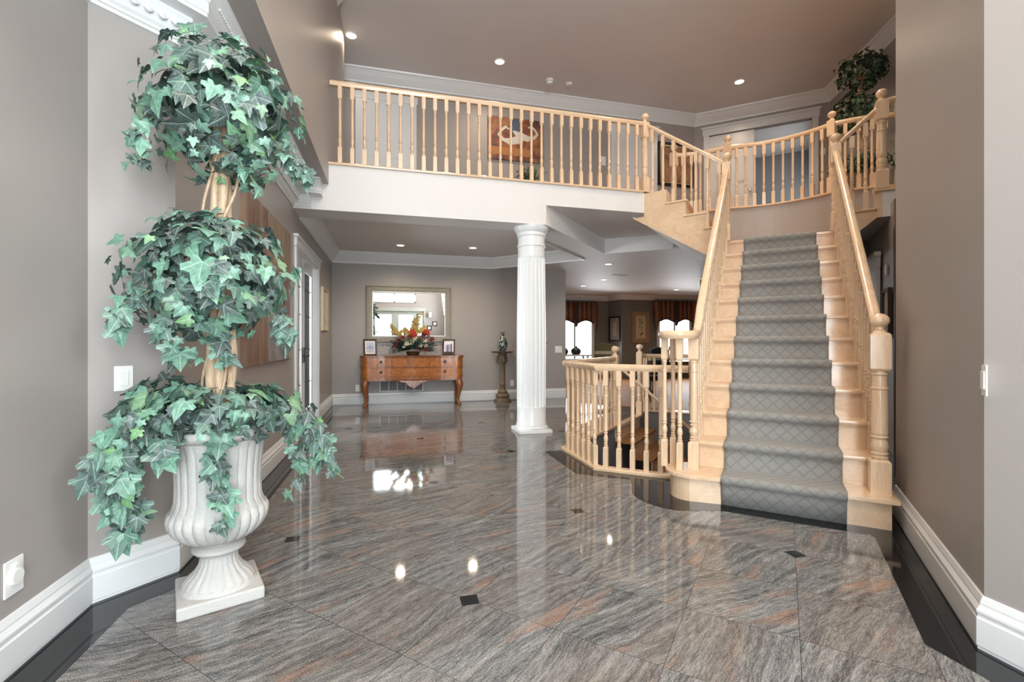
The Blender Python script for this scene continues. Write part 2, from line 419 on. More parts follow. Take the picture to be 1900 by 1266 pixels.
for a, b, c_, d in ((-1.35, -1.29, 1.6, 3.3), (-.21, -.15, 1.6, 3.3), (-1.29, -.21, 1.6, 1.66), (-1.29, -.21, 3.24, 3.3), (-.765, -.735, 1.66, 3.24)): mb.box(2.13, 2.27, a, b, c_, d)
w4 = struct('window_4', mb, M['white'])
gm = MB(); gm.box(2.21, 2.215, -1.3, -.2, 1.65, 3.25); gm.build('glass_pane', M['glass'], w4)
# front wall with doors, transom and an added gallery window for ambient light
mb = MB(); fy0, fy1 = FY - .10, FY
def front(x0, x1, z0, z1): mb.box(x0, x1, fy0, fy1, z0, z1)
front(-1.42, -1.02, 0, CEIL); front(1.30, 2.3, 0, CEIL); front(-1.02, 1.30, 2.42, 2.77); front(-1.02, 1.30, 3.14, 3.72); front(-1.02, 1.30, 5.2, CEIL)
front(-1.02, -.75, 2.77, 3.14); front(.98, 1.30, 2.77, 3.14)
struct('wall_front', mb, M['wall'])
DG = paint('grey_green_door_paint', (.42, .44, .40), .35)
mb = MB()
for x0, x1 in ((-1.02, -.78), (-.78, .15), (.15, 1.02), (1.02, 1.30)):
    side = x1 - x0 < .4; s_ = .05 if side else .15
    mb.box(x0, x0 + s_, fy0 + .02, fy1 - .02, 0, 2.42); mb.box(x1 - s_, x1, fy0 + .02, fy1 - .02, 0, 2.42)
    mb.box(x0 + s_, x1 - s_, fy0 + .02, fy1 - .02, 2.27, 2.42); mb.box(x0 + s_, x1 - s_, fy0 + .02, fy1 - .02, 0, .35)
mb.box(-1.12, 1.40, fy1, fy1 + .03, 2.42, 2.56); mb.box(-1.12, -1.02, fy1, fy1 + .025, 0, 2.42); mb.box(1.30, 1.40, fy1, fy1 + .025, 0, 2.42)
dr = struct('door_1', mb, DG, bevel=.004)
gm = MB(); gm.box(-1.0, 1.28, FY - .055, FY - .05, .3, 2.3); gm.build('glass_pane', M['glass'], dr)
hm = MB(); hm.tube([(.20, FY, 1.05), (.20, FY + .06, 1.05), (.32, FY + .06, 1.05)], .01); hm.build('door_handle', M['brass'], dr)
mb = MB()
for z0, z1, xa, xb, cx in ((2.77, 3.14, -.75, .98, .117), (3.72, 5.2, -1.02, 1.30, .14)):  # second opening is the added gallery window, there for ambient light
    for a, b, c_, d in ((xa, xb, z0, z0 + .05), (xa, xb, z1 - .05, z1), (xa, xa + .05, z0, z1), (xb - .05, xb, z0, z1), (cx - .025, cx + .025, z0, z1)):
        mb.box(a, b, fy0 + .02, fy1 + .02, c_, d)
w1 = struct('window_1', mb, M['white'])
gm = MB(); gm.box(-.75, .98, FY - .055, FY - .05, 2.77, 3.14); gm.box(-1.02, 1.3, FY - .055, FY - .05, 3.72, 5.2); gm.build('glass_pane', M['glass'], w1)
# upper hall walls
WU = [(-2.6, 8.15), (5.93, 8.15), (7.68, 6.66), (6.85, 4.70), (6.85, 2.2)]
d2 = (Vector(WU[2]) - Vector(WU[1])).normalized()
mb = MB(); mb.obox(WU[0], WU[1], .12, UP, CEIL, .06); struct('wall_upper_back', mb, M['wall'])
mb = MB()
a0 = Vector(WU[1]); n2 = Vector((-d2.y, d2.x))
O2a = a0 + d2 * .28; O2b = a0 + d2 * 2.02
mb.obox(a0, O2a, .12, UP, CEIL, .06); mb.obox(O2b, Vector(WU[2]), .12, UP, CEIL, .06); mb.obox(O2a, O2b, .12, 5.27, CEIL, .06)
struct('wall_upper_diagonal', mb, M['wall'])
mb = MB(); mb.sweep([(0, UP), (0, CEIL), (.12, CEIL), (.12, UP)], WU[2:]); struct('wall_upper_right', mb, M['wall'])
mb = MB(); mb.box(-2.72, -2.6, 5.5, 8.3, UP, CEIL); struct('wall_upper_end', mb, M['wall'])
mb = MB()   # bedroom behind the upstairs doors
bb = [O2a + n2 * .12 - d2 * .8, O2a + n2 * 2.6 - d2 * .8, O2b + n2 * 2.6 + d2 * .8, O2b + n2 * .12 + d2 * .8]
mb.sweep([(0, UP), (0, 5.6), (-.1, 5.6), (-.1, UP)], [tuple(p) for p in bb], side=-1)
struct('wall_bedroom', mb, paint('blue_grey_wall_paint', (.25, .26, .265), .5))
mb = MB(); mb.prism([tuple(p) for p in bb], 5.6, 5.65); struct('ceiling_bedroom', mb, M['ceiling'])
# ceilings
mb = MB(); mb.prism([(-2.8, -1.8), (8.2, -1.8), (8.2, 8.3), (-2.8, 8.3)], CEIL, CEIL + .1); struct('ceiling', mb, M['ceiling'])
LOW = [(-1.05, 5.55), (1.89, 5.55), (3.46, 7.12), (5.2, 5.80), (12.2, 5.80), (12.2, 14.3), (3.0, 14.3), (3.0, 9.12), (3.49, 9.12), (3.49, 9.0), (1.95, 9.0), (3.32, 7.63), (1.62, 5.94), (-1.05, 5.94)]
mb = MB(); mb.prism(LOW, 2.63, 2.877); struct('ceiling_lower_hall', mb, M['ceiling'])
mb = MB(); mb.prism([(-1.05, 5.94), (1.62, 5.94), (3.32, 7.63), (1.95, 9.0), (-1.05, 9.0)], 2.80, 2.877); struct('ceiling_dining_recess', mb, M['ceiling'])
SLAB = [(-1.17, 5.55), (3.27, 5.55), NN] + ZQ + CURVE[1:] + TAIL[1:] + [(6.9, 3.9), (8.5, 3.9), (9.6, 9.6), (-2.7, 9.6), (-2.7, 7.0), (-1.17, 7.0)]
mb = MB(); mb.prism(SLAB, 2.877, UP - .022); struct('ceiling_stairwell', mb, M['ceiling'])
mb = MB(); mb.prism([(a, b) for a, b in SLAB[:-6]] + [(6.9, 3.9), (8.5, 3.9), (9.6, 9.6), (-2.7, 9.6), (-2.7, 7.0), (-.68, 7.0)], UP - .022, UP); struct('floor_upper', mb, M['hardwood'])
# curved wall behind the landing
mb = MB(); mb.sweep([(-.004, 2.64), (-.004, UP - .024), (.10, UP - .024), (.10, 2.64)], ZQ); mb.sweep([(-.004, 2.08), (-.004, UP - .024), (.10, UP - .024), (.10, 2.08)], CURVE + TAIL[1:]); struct('wall_curved', mb, M['wall'])
# far room
mb = MB()
mb.sweep([(0, 0), (0, 2.63), (.12, 2.63), (.12, 0)], [(3.37, 9.12), (3.0, 9.4), (3.0, 13.75), (6.80, 13.75), (6.97, 13.15), (12.1, 13.15), (12.1, 5.9), (8.0, 5.9)])
struct('wall_far_room', mb, M['far_wall'])
# hall behind the stairs on the right
mb = MB(); mb.obox(st(2.35, 1.42), st(8.0, 1.42), .12, 0, 2.60, -.02); struct('wall_side_hall', mb, M['wall'])
mb = MB(); mb.prism([st(4.45, 1.0), st(4.45, 4), st(8, 4), st(8, -.3), st(5.2, -.3)], 2.60, 2.63); struct('ceiling_side_hall', mb, M['ceiling'])
mb = MB(); mb.obox(st(8.0, -1.2), st(8.0, 1.5), .12, 0, 2.6); struct('wall_side_hall_end', mb, M['wall'])
mb = MB(); mb.obox(st(1.80, 1.29), st(1.86, 1.29), .035, 0, 2.45); struct('trim_3', mb, M['darkwood'])

# ---- mouldings
BASE = [(0, 0), (.020, 0), (.020, .012), (.024, .015), (.024, .115), (.020, .122), (.020, .132), (.024, .137), (.024, .146), (.013, .165), (.013, .172), (.009, .186), (.006, .196), (0, .198)]
def base(name, path, side):
    mb = MB(); mb.sweep(BASE, path, side=side); return struct(name, mb, M['white'])
base('baseboard_left', [(-1.29, FY), (-1.29, 2.44), (-1.05, 2.68), (-1.05, 5.62)], -1)
base('baseboard_left_far', [(-1.05, 7.38), (-1.05, 9.0), (3.49, 9.0)], -1)
base('baseboard_right', [(2.15, FY), (2.15, 1.235), (3.265, 2.35)], 1)
base('baseboard_side_hall', [st(4.2, 1.36), st(8, 1.36)], 1)
CR = [(0, -.20), (.012, -.20), (.016, -.185), (.016, -.17), (.035, -.15), (.075, -.10), (.105, -.055), (.115, -.05), (.115, -.035), (.135, -.03), (.145, -.015), (.15, 0), (0, 0)]
def crown(name, path, z, side, prof=CR, closed=False):
    mb = MB(); mb.sweep([(o, h + z) for o, h in prof], path, side=side, closed=closed); return struct(name, mb, M['white'])
crown('trim_4', [(-1.05, 5.94), (-1.05, 9.0), (1.95, 9.0), (3.32, 7.63), (1.62, 5.94)], 2.80, -1)
crown('trim_5', [(-2.6, 8.15)] + WU[1:], CEIL, -1)
crown('trim_6', [(-.68, FY), (-.68, 6.45)], CEIL, -1, [(o * .75, h * .8) for o, h in CR])
crown('trim_7', [(3.12, 9.4), (3.0, 9.55), (3.0, 13.75), (6.80, 13.75), (6.97, 13.15), (12.0, 13.15)], 2.63, -1, [(o * .9, h * .75) for o, h in CR])
# two-tier cornice under the soffit, egg and dart below, dentils above
CORN = [(-1.29, FY), (-1.29, 2.44), (-1.05, 2.68), (-1.05, 5.55)]
low = [(0, -.275), (.014, -.275), (.02, -.262), (.03, -.258), (.03, -.247), (.045, -.235), (.062, -.205), (.082, -.175), (.09, -.165), (.09, -.155), (0, -.155)]
up_ = [(0, -.155), (.165, -.155), (.165, -.138), (.172, -.135), (.172, -.085), (.180, -.08), (.186, -.066), (.205, -.035), (.225, -.012), (.23, 0), (0, 0)]
mb = MB(); mb.sweep([(o, h + H1) for o, h in low], CORN + [(-.86, 5.55)], side=-1); mb.sweep([(o, h + H1) for o, h in up_], CORN + [(-.74, 5.55)], side=-1)
cor = struct('trim_8', mb, M['white'])
mb = MB(); en = MB()
for i in range(3):
    p = Vector(CORN[i]); q = Vector(CORN[i + 1]); d = (q - p).normalized(); n = Vector((d.y, -d.x)); L = (q - p).length
    if i == 0: p = q - d * 1.6; L = 1.6
    ne = max(1, int(L / .052)); ang = atan2(d.y, d.x)
    for k in range(ne):
        c = p + d * ((k + .5) * L / ne) + n * .066
        mt = Matrix.Translation((c.x, c.y, H1 - .203)) @ Matrix.Rotation(ang, 4, 'Z') @ Matrix.Rotation(radians(-38), 4, 'X')
        en.lathe([(.001, -.024), (.010, -.020), (.0145, -.008), (.0155, .004), (.012, .017), (.001, .023)], seg=10, mtx=mt @ Matrix.Diagonal((1.15, .75, 1, 1)), cap=False)
        a = [(.020 * cos(t), -.003, .024 * sin(t)) for t in [radians(x) for x in (150, 190, 230, 270, 310, 350, 390)]]
        en.tube([mt @ Vector(v) for v in a], .0028, 5)
    nd = int(L / .022)
    for k in range(nd):
        c = p + d * ((k + .5) * L / nd) + n * .196
        en.lathe([(.0055, -.006), (.0055, .006)], (c.x, c.y, H1 - .060), 6)
en.build('egg_and_dart', M['white'], cor)

# ================================================================== joinery: balusters, newels, rails
BCACHE = {}
def baluster_mesh(h, w=.043):
    k = (round(h, 2), w)
    if k in BCACHE: return BCACHE[k]
    mb = MB(); a = w / 2; b0 = h * .20; t0 = h * .845
    mb.box(-a, a, -a, a, 0, b0); mb.box(-a, a, -a, a, t0, h)
    def taper(z0, z1, r0, r1):
        vs = [(x * r0, y * r0, z0) for x, y in ((-1, -1), (1, -1), (1, 1), (-1, 1))] + [(x * r1, y * r1, z1) for x, y in ((-1, -1), (1, -1), (1, 1), (-1, 1))]
        mb.add(vs, [(0, 1, 5, 4), (1, 2, 6, 5), (2, 3, 7, 6), (3, 0, 4, 7), (4, 5, 6, 7), (3, 2, 1, 0)])
    taper(b0, b0 + .012, a, a * .72); taper(t0 - .012, t0, a * .72, a)
    f = w / .043
    pr = [(.014, b0 + .008), (.0185, b0 + .016), (.019, b0 + .024), (.014, b0 + .028), (.014, b0 + .034), (.0175, b0 + .038), (.0175, b0 + .043), (.0135, b0 + .048),
          (.0195, b0 + .075), (.0205, b0 + .088), (.017, b0 + .105), (.0125, b0 + .122), (.0125, b0 + .126), (.0185, b0 + .130), (.0185, b0 + .137), (.014, b0 + .141), (.014, b0 + .150), (.0185, b0 + .154), (.0185, b0 + .160), (.0155, b0 + .165)]
    zt = t0 - .10
    pr += [(.0165, b0 + .25), (.0150, zt), (.0185, zt + .003), (.0185, zt + .008), (.0145, zt + .013), (.0145, t0 - .03), (.018, t0 - .025), (.018, t0 - .018), (.0145, t0 - .012), (.0145, t0 - .006)]
    mb.lathe([(r * f * 1.02, z) for r, z in pr], seg=12, cap=False)
    me = mb.build('baluster', M['maple']); m = me.data; bpy.data.objects.remove(me)
    BCACHE[k] = m; return m
def baluster(x, y, z, h, parent, rz=0, w=.043):
    o = bpy.data.objects.new('baluster', baluster_mesh(h, w)); COL.objects.link(o)
    o.location = (x, y, z); o.rotation_euler = (0, 0, rz); o.parent = parent; return o
NC = {}
def newel(x, y, z, h, parent, rz=0, w=.095, ball=.053):
    """square block foot, turned shaft, square head with ball finial; h = height to the ball's top"""
    k = (round(h, 2), w)
    if k not in NC:
        mb = MB(); a = w / 2; b0 = h * .19; t0 = h * .68; t1 = h - .125; f = w / .095
        def block(z0, z1):
            q = .014; 
            for (za, zb, ra, rb) in ((z0, z0 + q, a - .010 if z0 > 0 else a, a), (z0 + q, z1 - q, a, a), (z1 - q, z1, a, a - .012)):
                vs = [(x_ * ra, y_ * ra, za) for x_, y_ in ((-1, -1), (1, -1), (1, 1), (-1, 1))] + [(x_ * rb, y_ * rb, zb) for x_, y_ in ((-1, -1), (1, -1), (1, 1), (-1, 1))]
                mb.add(vs, [(0, 1, 5, 4), (1, 2, 6, 5), (2, 3, 7, 6), (3, 0, 4, 7), (4, 5, 6, 7), (3, 2, 1, 0)])
        block(0, b0); block(t0, t1)
        pr = [(.036, b0 - .004), (.041, b0 + .006), (.042, b0 + .014), (.036, b0 + .02), (.036, b0 + .026), (.042, b0 + .032), (.042, b0 + .040), (.036, b0 + .046),
              (.042, b0 + .075), (.043, b0 + .090), (.038, b0 + .115), (.034, b0 + .13), (.041, b0 + .135), (.041, b0 + .145), (.037, b0 + .15), (.041, b0 + .158), (.041, b0 + .166), (.040, b0 + .175),
              (.0405, b0 + .25), (.038, t0 - .12), (.042, t0 - .115), (.042, t0 - .105), (.036, t0 - .10), (.036, t0 - .03), (.042, t0 - .025), (.042, t0 - .012), (.036, t0 - .006), (.036, t0 + .004)]
        mb.lathe([(r * f, zz) for r, zz in pr], seg=20, cap=False)
        tb = [(.034 * f, t1 - .002), (.032 * f, t1 + .008), (.022 * f, t1 + .018), (.024 * f, t1 + .024)]
        zc = h - ball
        for d in range(-62, 91, 12):
            tb.append((max(.001, ball * cos(radians(d)) * .98), zc + ball * .86 * sin(radians(d)) + .006))
        mb.lathe(tb, seg=24, cap=False)
        o = mb.build('newel_post', M['maple']); NC[k] = o.data; bpy.data.objects.remove(o)
    o = bpy.data.objects.new('newel_post', NC[k]); COL.objects.link(o); o.location = (x, y, z); o.rotation_euler = (0, 0, rz); o.parent = parent
    return o
RAIL = [(-.020, -.030), (.020, -.030), (.024, -.020), (.031, -.010), (.033, .004), (.030, .018), (.020, .028), (0, .031), (-.020, .028), (-.030, .018), (-.033, .004), (-.031, -.010), (-.024, -.020)]
def rail(mb, path, prof=RAIL): mb.sweep(prof, path, smooth=True)
def along(path, spacing, start=.5, end=.5, n=None):
    """points spaced along a polyline with tangent angle"""
    P = [Vector(p) for p in path]; L = [0]
    for i in range(len(P) - 1): L.append(L[-1] + (P[i + 1] - P[i]).length)
    tot = L[-1]; n = n or max(1, round(tot / spacing) - 1); step = tot / (n + 1); out = []
    for k in range(1, n + 1):
        d = k * step; i = max(j for j in range(len(L)) if L[j] <= d + 1e-9); i = min(i, len(P) - 2)
        t = (d - L[i]) / (L[i + 1] - L[i]); p = P[i].lerp(P[i + 1], t); dd = P[i + 1] - P[i]
        out.append((p, atan2(dd.y, dd.x)))
    return out
def balustrade(name, label, cat, path, z, rail_h, n=None, spacing=.135, curb=True, newels=(), trim=None, inset=0):
    t = thing(name, label, cat)
    mb = MB(); rail(mb, [(p[0], p[1], z + rail_h - .031) for p in path]); mb.build('handrail', M['maple_flat'], t)
    if curb:
        mb = MB(); mb.sweep([(-.035, 0), (-.035, .018), (-.028, .024), (.028, .024), (.035, .018), (.035, 0)], [(p[0], p[1], z) for p in path]); mb.build('base_rail', M['maple_flat'], t)
    zc = .022 if curb else 0
    for p, a in along(path, spacing, n=n): baluster(p.x, p.y, z + zc, rail_h - .055 - zc, t, a)
    for (x, y, h, rz) in newels: newel(x, y, z, h, t, rz)
    return t
def nose_trim(mb, path, z, side=1):
    mb.sweep([(-.03, -.022), (.05, -.022), (.05, .004), (-.024, .004), (-.032, -.002), (-.034, -.010)], [(p[0], p[1], z) for p in path], side=side)

# balcony edge nosing + railing
mb = MB(); nose_trim(mb, [(-.68, 5.55), (3.25, 5.55)], UP, 1); struct('trim_9', mb, M['maple_flat'])
bal = thing('balcony_balustrade', 'long straight maple balustrade along the upstairs balcony above the white column', 'balustrade')
zr = UP + .955
mb = MB(); rail(mb, [(-.675, 5.6, zr - .031), (NN[0], NN[1], zr - .031)]); mb.build('handrail', M['maple_flat'], bal)
mb = MB(); mb.sweep([(-.03, 0), (-.03, .014), (.03, .014), (.03, 0)], [(-.675, 5.6, UP + .004), (NN[0], NN[1], UP + .004)]); mb.build('base_rail', M['maple_flat'], bal)
for i in range(29):
    x = -.565 + (3.185 + .565) * i / 28; baluster(x, 5.6, UP + .016, zr - .06 - UP - .012, bal)
newel(NN[0], NN[1], UP, 1.07, bal)
# curved upper railing
cv = ZQ + CURVE[1:] + TAIL[1:]
mb = MB(); nose_trim(mb, cv, UP, 1); struct('trim_10', mb, M['maple_flat'])
off = lambda pts, d: [(p[0] + d[0], p[1] + d[1]) for p in pts]
cv2 = [(p[0] * 1.0 + .03, p[1] + .035) for p in cv]
t = thing('curved_balustrade', 'curved maple balustrade upstairs over the taupe curved wall behind the landing', 'balustrade')
mb = MB(); rail(mb, [(p[0], p[1], zr - .031) for p in cv2]); mb.build('handrail', M['maple_flat'], t)
nz, nq = len(ZQ), len(CURVE)
for seg, n in ((cv2[:nz], 5), (cv2[nz - 1:nz + nq - 1], 10), (cv2[nz + nq - 2:], 4)):
    for p, a in along(seg, .13, n=n): baluster(p.x, p.y, UP + .004, zr - .057 - UP, t, a)
for p in (cv2[0], cv2[nz - 1], cv2[nz + nq - 2]): newel(p[0], p[1], UP + .002, 1.10, t, radians(20))

# ---- main flight
main = thing('staircase', 'wide main maple staircase with open treads under a grey carpet runner', 'staircase', group='flights of the divided stair')
TW0, TW1 = -.225, .955
def P3(s, w, z): p = st(s, w); return Vector((p[0], p[1], z))
def sbox(mb, s0, s1, w0, w1, z0, z1): mb.prism([st(s0, w0), st(s1, w0), st(s1, w1), st(s0, w1)], z0, z1)
def tread_poly(mb, pts, z):
    mb.prism(pts, z - .028, z)
# bullnose step
cs, cw, rr = .155, -.20, .20
bull = [st(cs + rr * sin(a), cw - rr * cos(a)) for a in [radians(x) for x in range(90, -91, -12)]]
poly = bull + [st(cs - rr + .025, .0), st(.0, .99), st(.27, .99), st(.27, -.2)]
mb = MB(); tread_poly(mb, poly, R_); mb.build('tread', M['maple_flat'], main, bevel=.011)
rr2 = .165
bull2 = [st(cs + rr2 * sin(a), cw - rr2 * cos(a)) for a in [radians(x) for x in range(90, -91, -12)]]
mb = MB(); mb.prism(bull2 + [st(cs - rr2 + .04, .0), st(.045, .955), st(.26, .955), st(.26, -.2)], 0, R_ - .028); mb.build('riser', M['maple_flat'], main)
for n in range(2, 13):
    s0 = (n - 1) * RUN; z = n * R_
    mb = MB(); e = s0 + RUN + .035 if n < 12 else s0 + .12
    mb.prism([st(s0, TW0), st(e, TW0), st(e, TW1), st(s0, TW1)], z - .028, z)
    mb.build('tread', M['maple_flat'], main, bevel=.011)
    mb = MB(); sbox(mb, s0 + .03, s0 + .045, TW0 + .03, TW1 - .03, z - R_, z - .028); mb.build('riser', M['maple_flat'], main)
for w0, w1 in ((-.205, -.185), (.915, .935)):
    mb = MB()
    prof = [(.25, 0)]
    for n in range(2, 13): prof += [((n - 1) * RUN + .03, (n - 1) * R_), ((n - 1) * RUN + .03, n * R_ - .028)]
    prof += [(2.78, 12 * R_ - .028), (2.78, 12 * R_ - .32), (.55, 0)]
    a = [P3(s, w0, z) for s, z in prof]; b = [P3(s, w1, z) for s, z in prof]; n = len(prof)
    tr = tessellate_polygon([[Vector((s, z, 0)) for s, z in prof]])
    mb.add(a + b, [tuple(t_) for t_ in tr] + [tuple(i + n for i in reversed(t_)) for t_ in tr] + [(i, (i + 1) % n, n + (i + 1) % n, n + i) for i in range(n)])
    mb.build('stringer', M['maple_flat'], main)
# landing
land = [st(2.70, TW0), st(2.70, TW1), (PNEW[0] + .1, PNEW[1] - .1), (6.2, 4.6)] + [tuple(p) for p in reversed(TAIL[:-1])] + [tuple(p) for p in reversed(CURVE[:-1])] + [(4.7, 6.0), (3.95, 5.05)]
mb = MB(); mb.prism([st(2.66, TW0), st(2.66, TW1), (5.75, 4.85)] + [tuple(p) for p in reversed(CURVE)] + [(4.30, 5.75)], 12 * R_ - .03, 12 * R_ - .002); mb.build('landing_board', M['maple_flat'], main)
mb = MB(); mb.prism([st(2.72, TW0 + .03), st(2.72, TW1 - .03), (5.70, 4.82)] + [tuple(p) for p in reversed(CURVE)] + [(4.28, 5.70)], 12 * R_ - .30, 12 * R_ - .03); struct('ceiling_under_landing', mb, M['ceiling'])
# cove under nosings
mb = MB()
for n in range(2, 13): sbox(mb, (n - 1) * RUN + .016, (n - 1) * RUN + .03, TW0 + .02, TW1 - .02, n * R_ - .042, n * R_ - .028)
mb.build('cove_moulding', M['maple_flat'], main)

# ---- carpet runner
def runner():
    mb = MB(); pts = []; T = .013
    pts.append((.030, .002)); 
    for n in range(1, 13):
        s0 = (n - 1) * RUN; z = n * R_
        pts += [(s0 + .028 - T, z - .075), (s0 + .022 - T, z - .050), (s0 - .010, z - .040), (s0 - .022, z - .026), (s0 - .026, z - .010), (s0 - .020, z + .008), (s0 - .004, z + .017), (s0 + .02, z + T + .003)]
        if n < 12: pts += [(s0 + RUN * .6, z + T), (s0 + RUN + .026 - T, z + T - .001)]
    pts.append((11 * RUN + .30, 12 * R_ + T))
    nw = 24; L = [0]
    for i in range(1, len(pts)): L.append(L[-1] + hypot(pts[i][0] - pts[i - 1][0], pts[i][1] - pts[i - 1][1]))
    vs = []; uv = []
    for i, (s, z) in enumerate(pts):
        for k in range(nw + 1):
            w = .005 + .725 * k / nw; e = .004 if 0 < k < nw else 0
            vs.append(P3(s + rnd.uniform(-.0015, .0015) , w, z + rnd.uniform(-.001, .001))); uv.append((w, L[i]))
    m = nw + 1; fs = []
    for i in range(len(pts) - 1):
        for k in range(nw): fs.append((i * m + k, i * m + k + 1, (i + 1) * m + k + 1, (i + 1) * m + k))
    me = bpy.data.meshes.new('stair_runner'); me.from_pydata([tuple(v) for v in vs], [], fs); l = me.uv_layers.new(name='UVMap')
    for p in me.polygons:
        p.use_smooth = True
        for li in p.loop_indices: l.data[li].uv = uv[me.loops[li].vertex_index]
    me.materials.append(M['carpet']); o = bpy.data.objects.new('stair_runner', me); COL.objects.link(o)
    s = o.modifiers.new('pile', 'SOLIDIFY'); s.thickness = .011; s.offset = -1
    if me.polygons[5].normal.z < 0 and me.polygons[5].normal.y > 0: me.flip_normals()
    tag(o, 'grey trellis-patterned carpet runner laid down the middle of the main stairs', 'carpet')
runner()

# ---- stair rails
def slopez(s): return R_ + (R_ / RUN) * s
def stair_rail(name, label, w, s_end, side):
    t = thing(name, label, 'balustrade', group='balustrades of the main stairs')
    ofs = .885
    return t, ofs
tl = thing('stair_balustrade', 'left balustrade of the main stairs, ending in a flat scroll instead of a ball post', 'balustrade')
OFS = .90
vc = (.125, -.310); vr = .125
path = [(*st(2.60, -.185), slopez(2.60) + OFS - .031), (*st(.42, -.185), slopez(.42) + OFS - .031)]
zv = 1.205
for s, dz in ((.30, .055), (.24, .022), (.19, .006)): path.append((*st(s, -.185), zv + dz))
for d in range(90, -271 + 60, -15):
    a = radians(d); k = (90 - d) / 360; r2 = vr * (1 - .42 * k)
    path.append((*st(vc[0] - r2 * cos(a), vc[1] + r2 * sin(a)), zv))
mb = MB(); rail(mb, path); 
pc = st(*vc); mb.lathe([(.001, -.030), (.075, -.030), (.10, -.01), (.10, .006), (.085, .020), (.04, .029), (.001, .031)], (pc[0], pc[1], zv), 24, cap=False)
mb.build('handrail', M['maple_flat'], tl)
for (x, y) in ((2.042, 3.165), (2.083, 3.030), (2.150, 3.215)): baluster(x, y, R_, zv - .03 - R_, tl, -SA)
p = st(.165, -.195); 
# turned starting post under the scroll
baluster(p[0], p[1], R_, zv - .03 - R_, tl, -SA, w=.075)
for n in range(2, 13):
    for k, ds in enumerate((.045, .045 + RUN / 2)):
        s = (n - 1) * RUN + ds
        if n == 12 and k == 1: continue
        if s > 2.58: continue
        q = st(s, -.185); z = n * R_; baluster(q[0], q[1], z, slopez(s) + OFS - .058 - z, tl, -SA)
newel(*LN, 12 * R_, 1.076, tl, -SA)
trr = thing('stair_balustrade', 'right balustrade of the main stairs, starting at a thick post with a ball finial', 'balustrade')
newel(*st(.145, .91), R_, 1.135, trr, -SA, w=.105)
mb = MB(); rail(mb, [(*st(.17, .91), slopez(.17) + OFS - .031), (*st(2.62, .91), slopez(2.62) + OFS - .031)]); mb.build('handrail', M['maple_flat'], trr)
for n in range(1, 13):
    for k, ds in enumerate((.045, .045 + RUN / 2)):
        s = (n - 1) * RUN + ds
        if n == 1 or s > 2.58: continue
        q = st(s, .91); z = n * R_; baluster(q[0], q[1], z, slopez(s) + OFS - .058 - z, trr, -SA)
newel(*RN, 12 * R_, 1.076, trr, -SA)

# ---- upper left flight (landing up to the balcony)
lf = thing('staircase', 'short maple flight climbing left from the landing to the balcony', 'staircase', group='flights of the divided stair')
Lv, Nv = Vector(LN), Vector((3.33, 5.53)); inn = [Vector(p) for p in (Qp, (4.78, 6.02), (4.60, 6.15), (4.44, 6.26), Zp)]
outp = [Lv.lerp(Nv, k / 4) for k in range(5)]
dirf = (Nv - Lv).normalized(); perp = Vector((-dirf.y, dirf.x)) * 1   # to the open side
if perp.dot(Vector((-1, -1))) < 0: perp = -perp
for n in range(4):
    z = (13 + n) * R_; a, b = outp[n], outp[min(n + 1, 4)]; c, d = inn[min(n + 1, 4)], inn[n]
    if n < 3:
        mb = MB(); e = -dirf * .03; mb.prism([a + e + perp * .045, b + perp * .045 + dirf * .02, c, d + e], z - .028, z); mb.build('tread', M['maple_flat'], lf, bevel=.010)
    mb = MB(); mb.prism([a + perp * .02, a + dirf * .016 + perp * .02, d + dirf * .016, d], z - R_, z - .028); mb.build('riser', M['maple_flat'], lf)
prof = [(0, 12 * R_ - .30)]
Lf = (Nv - Lv).length
prof = [(-.02, 12 * R_ - .30), (-.02, 12 * R_)]
for n in range(4): prof += [(Lf * n / 4, (12 + n) * R_ - (0 if n == 0 else .028)), (Lf * n / 4, (13 + n) * R_ - .028)]
prof += [(Lf + .06, UP - .028), (Lf + .06, 2.83), (Lf + .22, 2.83)]
def band(mb, o, d, pn, prof, t0, t1):
    a = [Vector((*(o + d * s + pn * t0), z)) for s, z in prof]; b = [Vector((*(o + d * s + pn * t1), z)) for s, z in prof]; n = len(prof)
    tr = tessellate_polygon([[Vector((s, z, 0)) for s, z in prof]])
    mb.add(a + b, [tuple(t_) for t_ in tr] + [tuple(i + n for i in reversed(t_)) for t_ in tr] + [(i, (i + 1) % n, n + (i + 1) % n, n + i) for i in range(n)])
mb = MB(); band(mb, Lv, dirf, perp, prof, 0, .022); mb.build('stringer', M['maple_flat'], lf)
mb = MB()   # sloped plaster underside
und = [(-.02, 12 * R_ - .30), (Lf + .22, 2.83), (Lf + .22, 2.877), (0, 12 * R_ - .1)]
for o_, ii in ((Lv, 0),):
    A = [Vector((*(Lv + dirf * s), z)) for s, z in und[:2]]
    Bq = [Vector((inn[0].x, inn[0].y, und[0][1])), Vector((inn[4].x + .1, inn[4].y + .1, und[1][1]))]
    mb.add([A[0], A[1], Bq[1], Bq[0]] + [p_ + Vector((0, 0, .03)) for p_ in (A[0], A[1], Bq[1], Bq[0])], [(0, 1, 2, 3), (7, 6, 5, 4), (0, 4, 5, 1), (1, 5, 6, 2), (2, 6, 7, 3), (3, 7, 4, 0)])
mb.build('soffit', M['ceiling'], lf)
fb = thing('stair_balustrade', 'short sloping balustrade of the upper left flight, between landing and balcony posts', 'balustrade')
zL, zN = 12 * R_ + .93, zr - .03
mb = MB(); rail(mb, [(LN[0], LN[1], zL), (NN[0], NN[1], zN)]); mb.build('handrail', M['maple_flat'], fb)
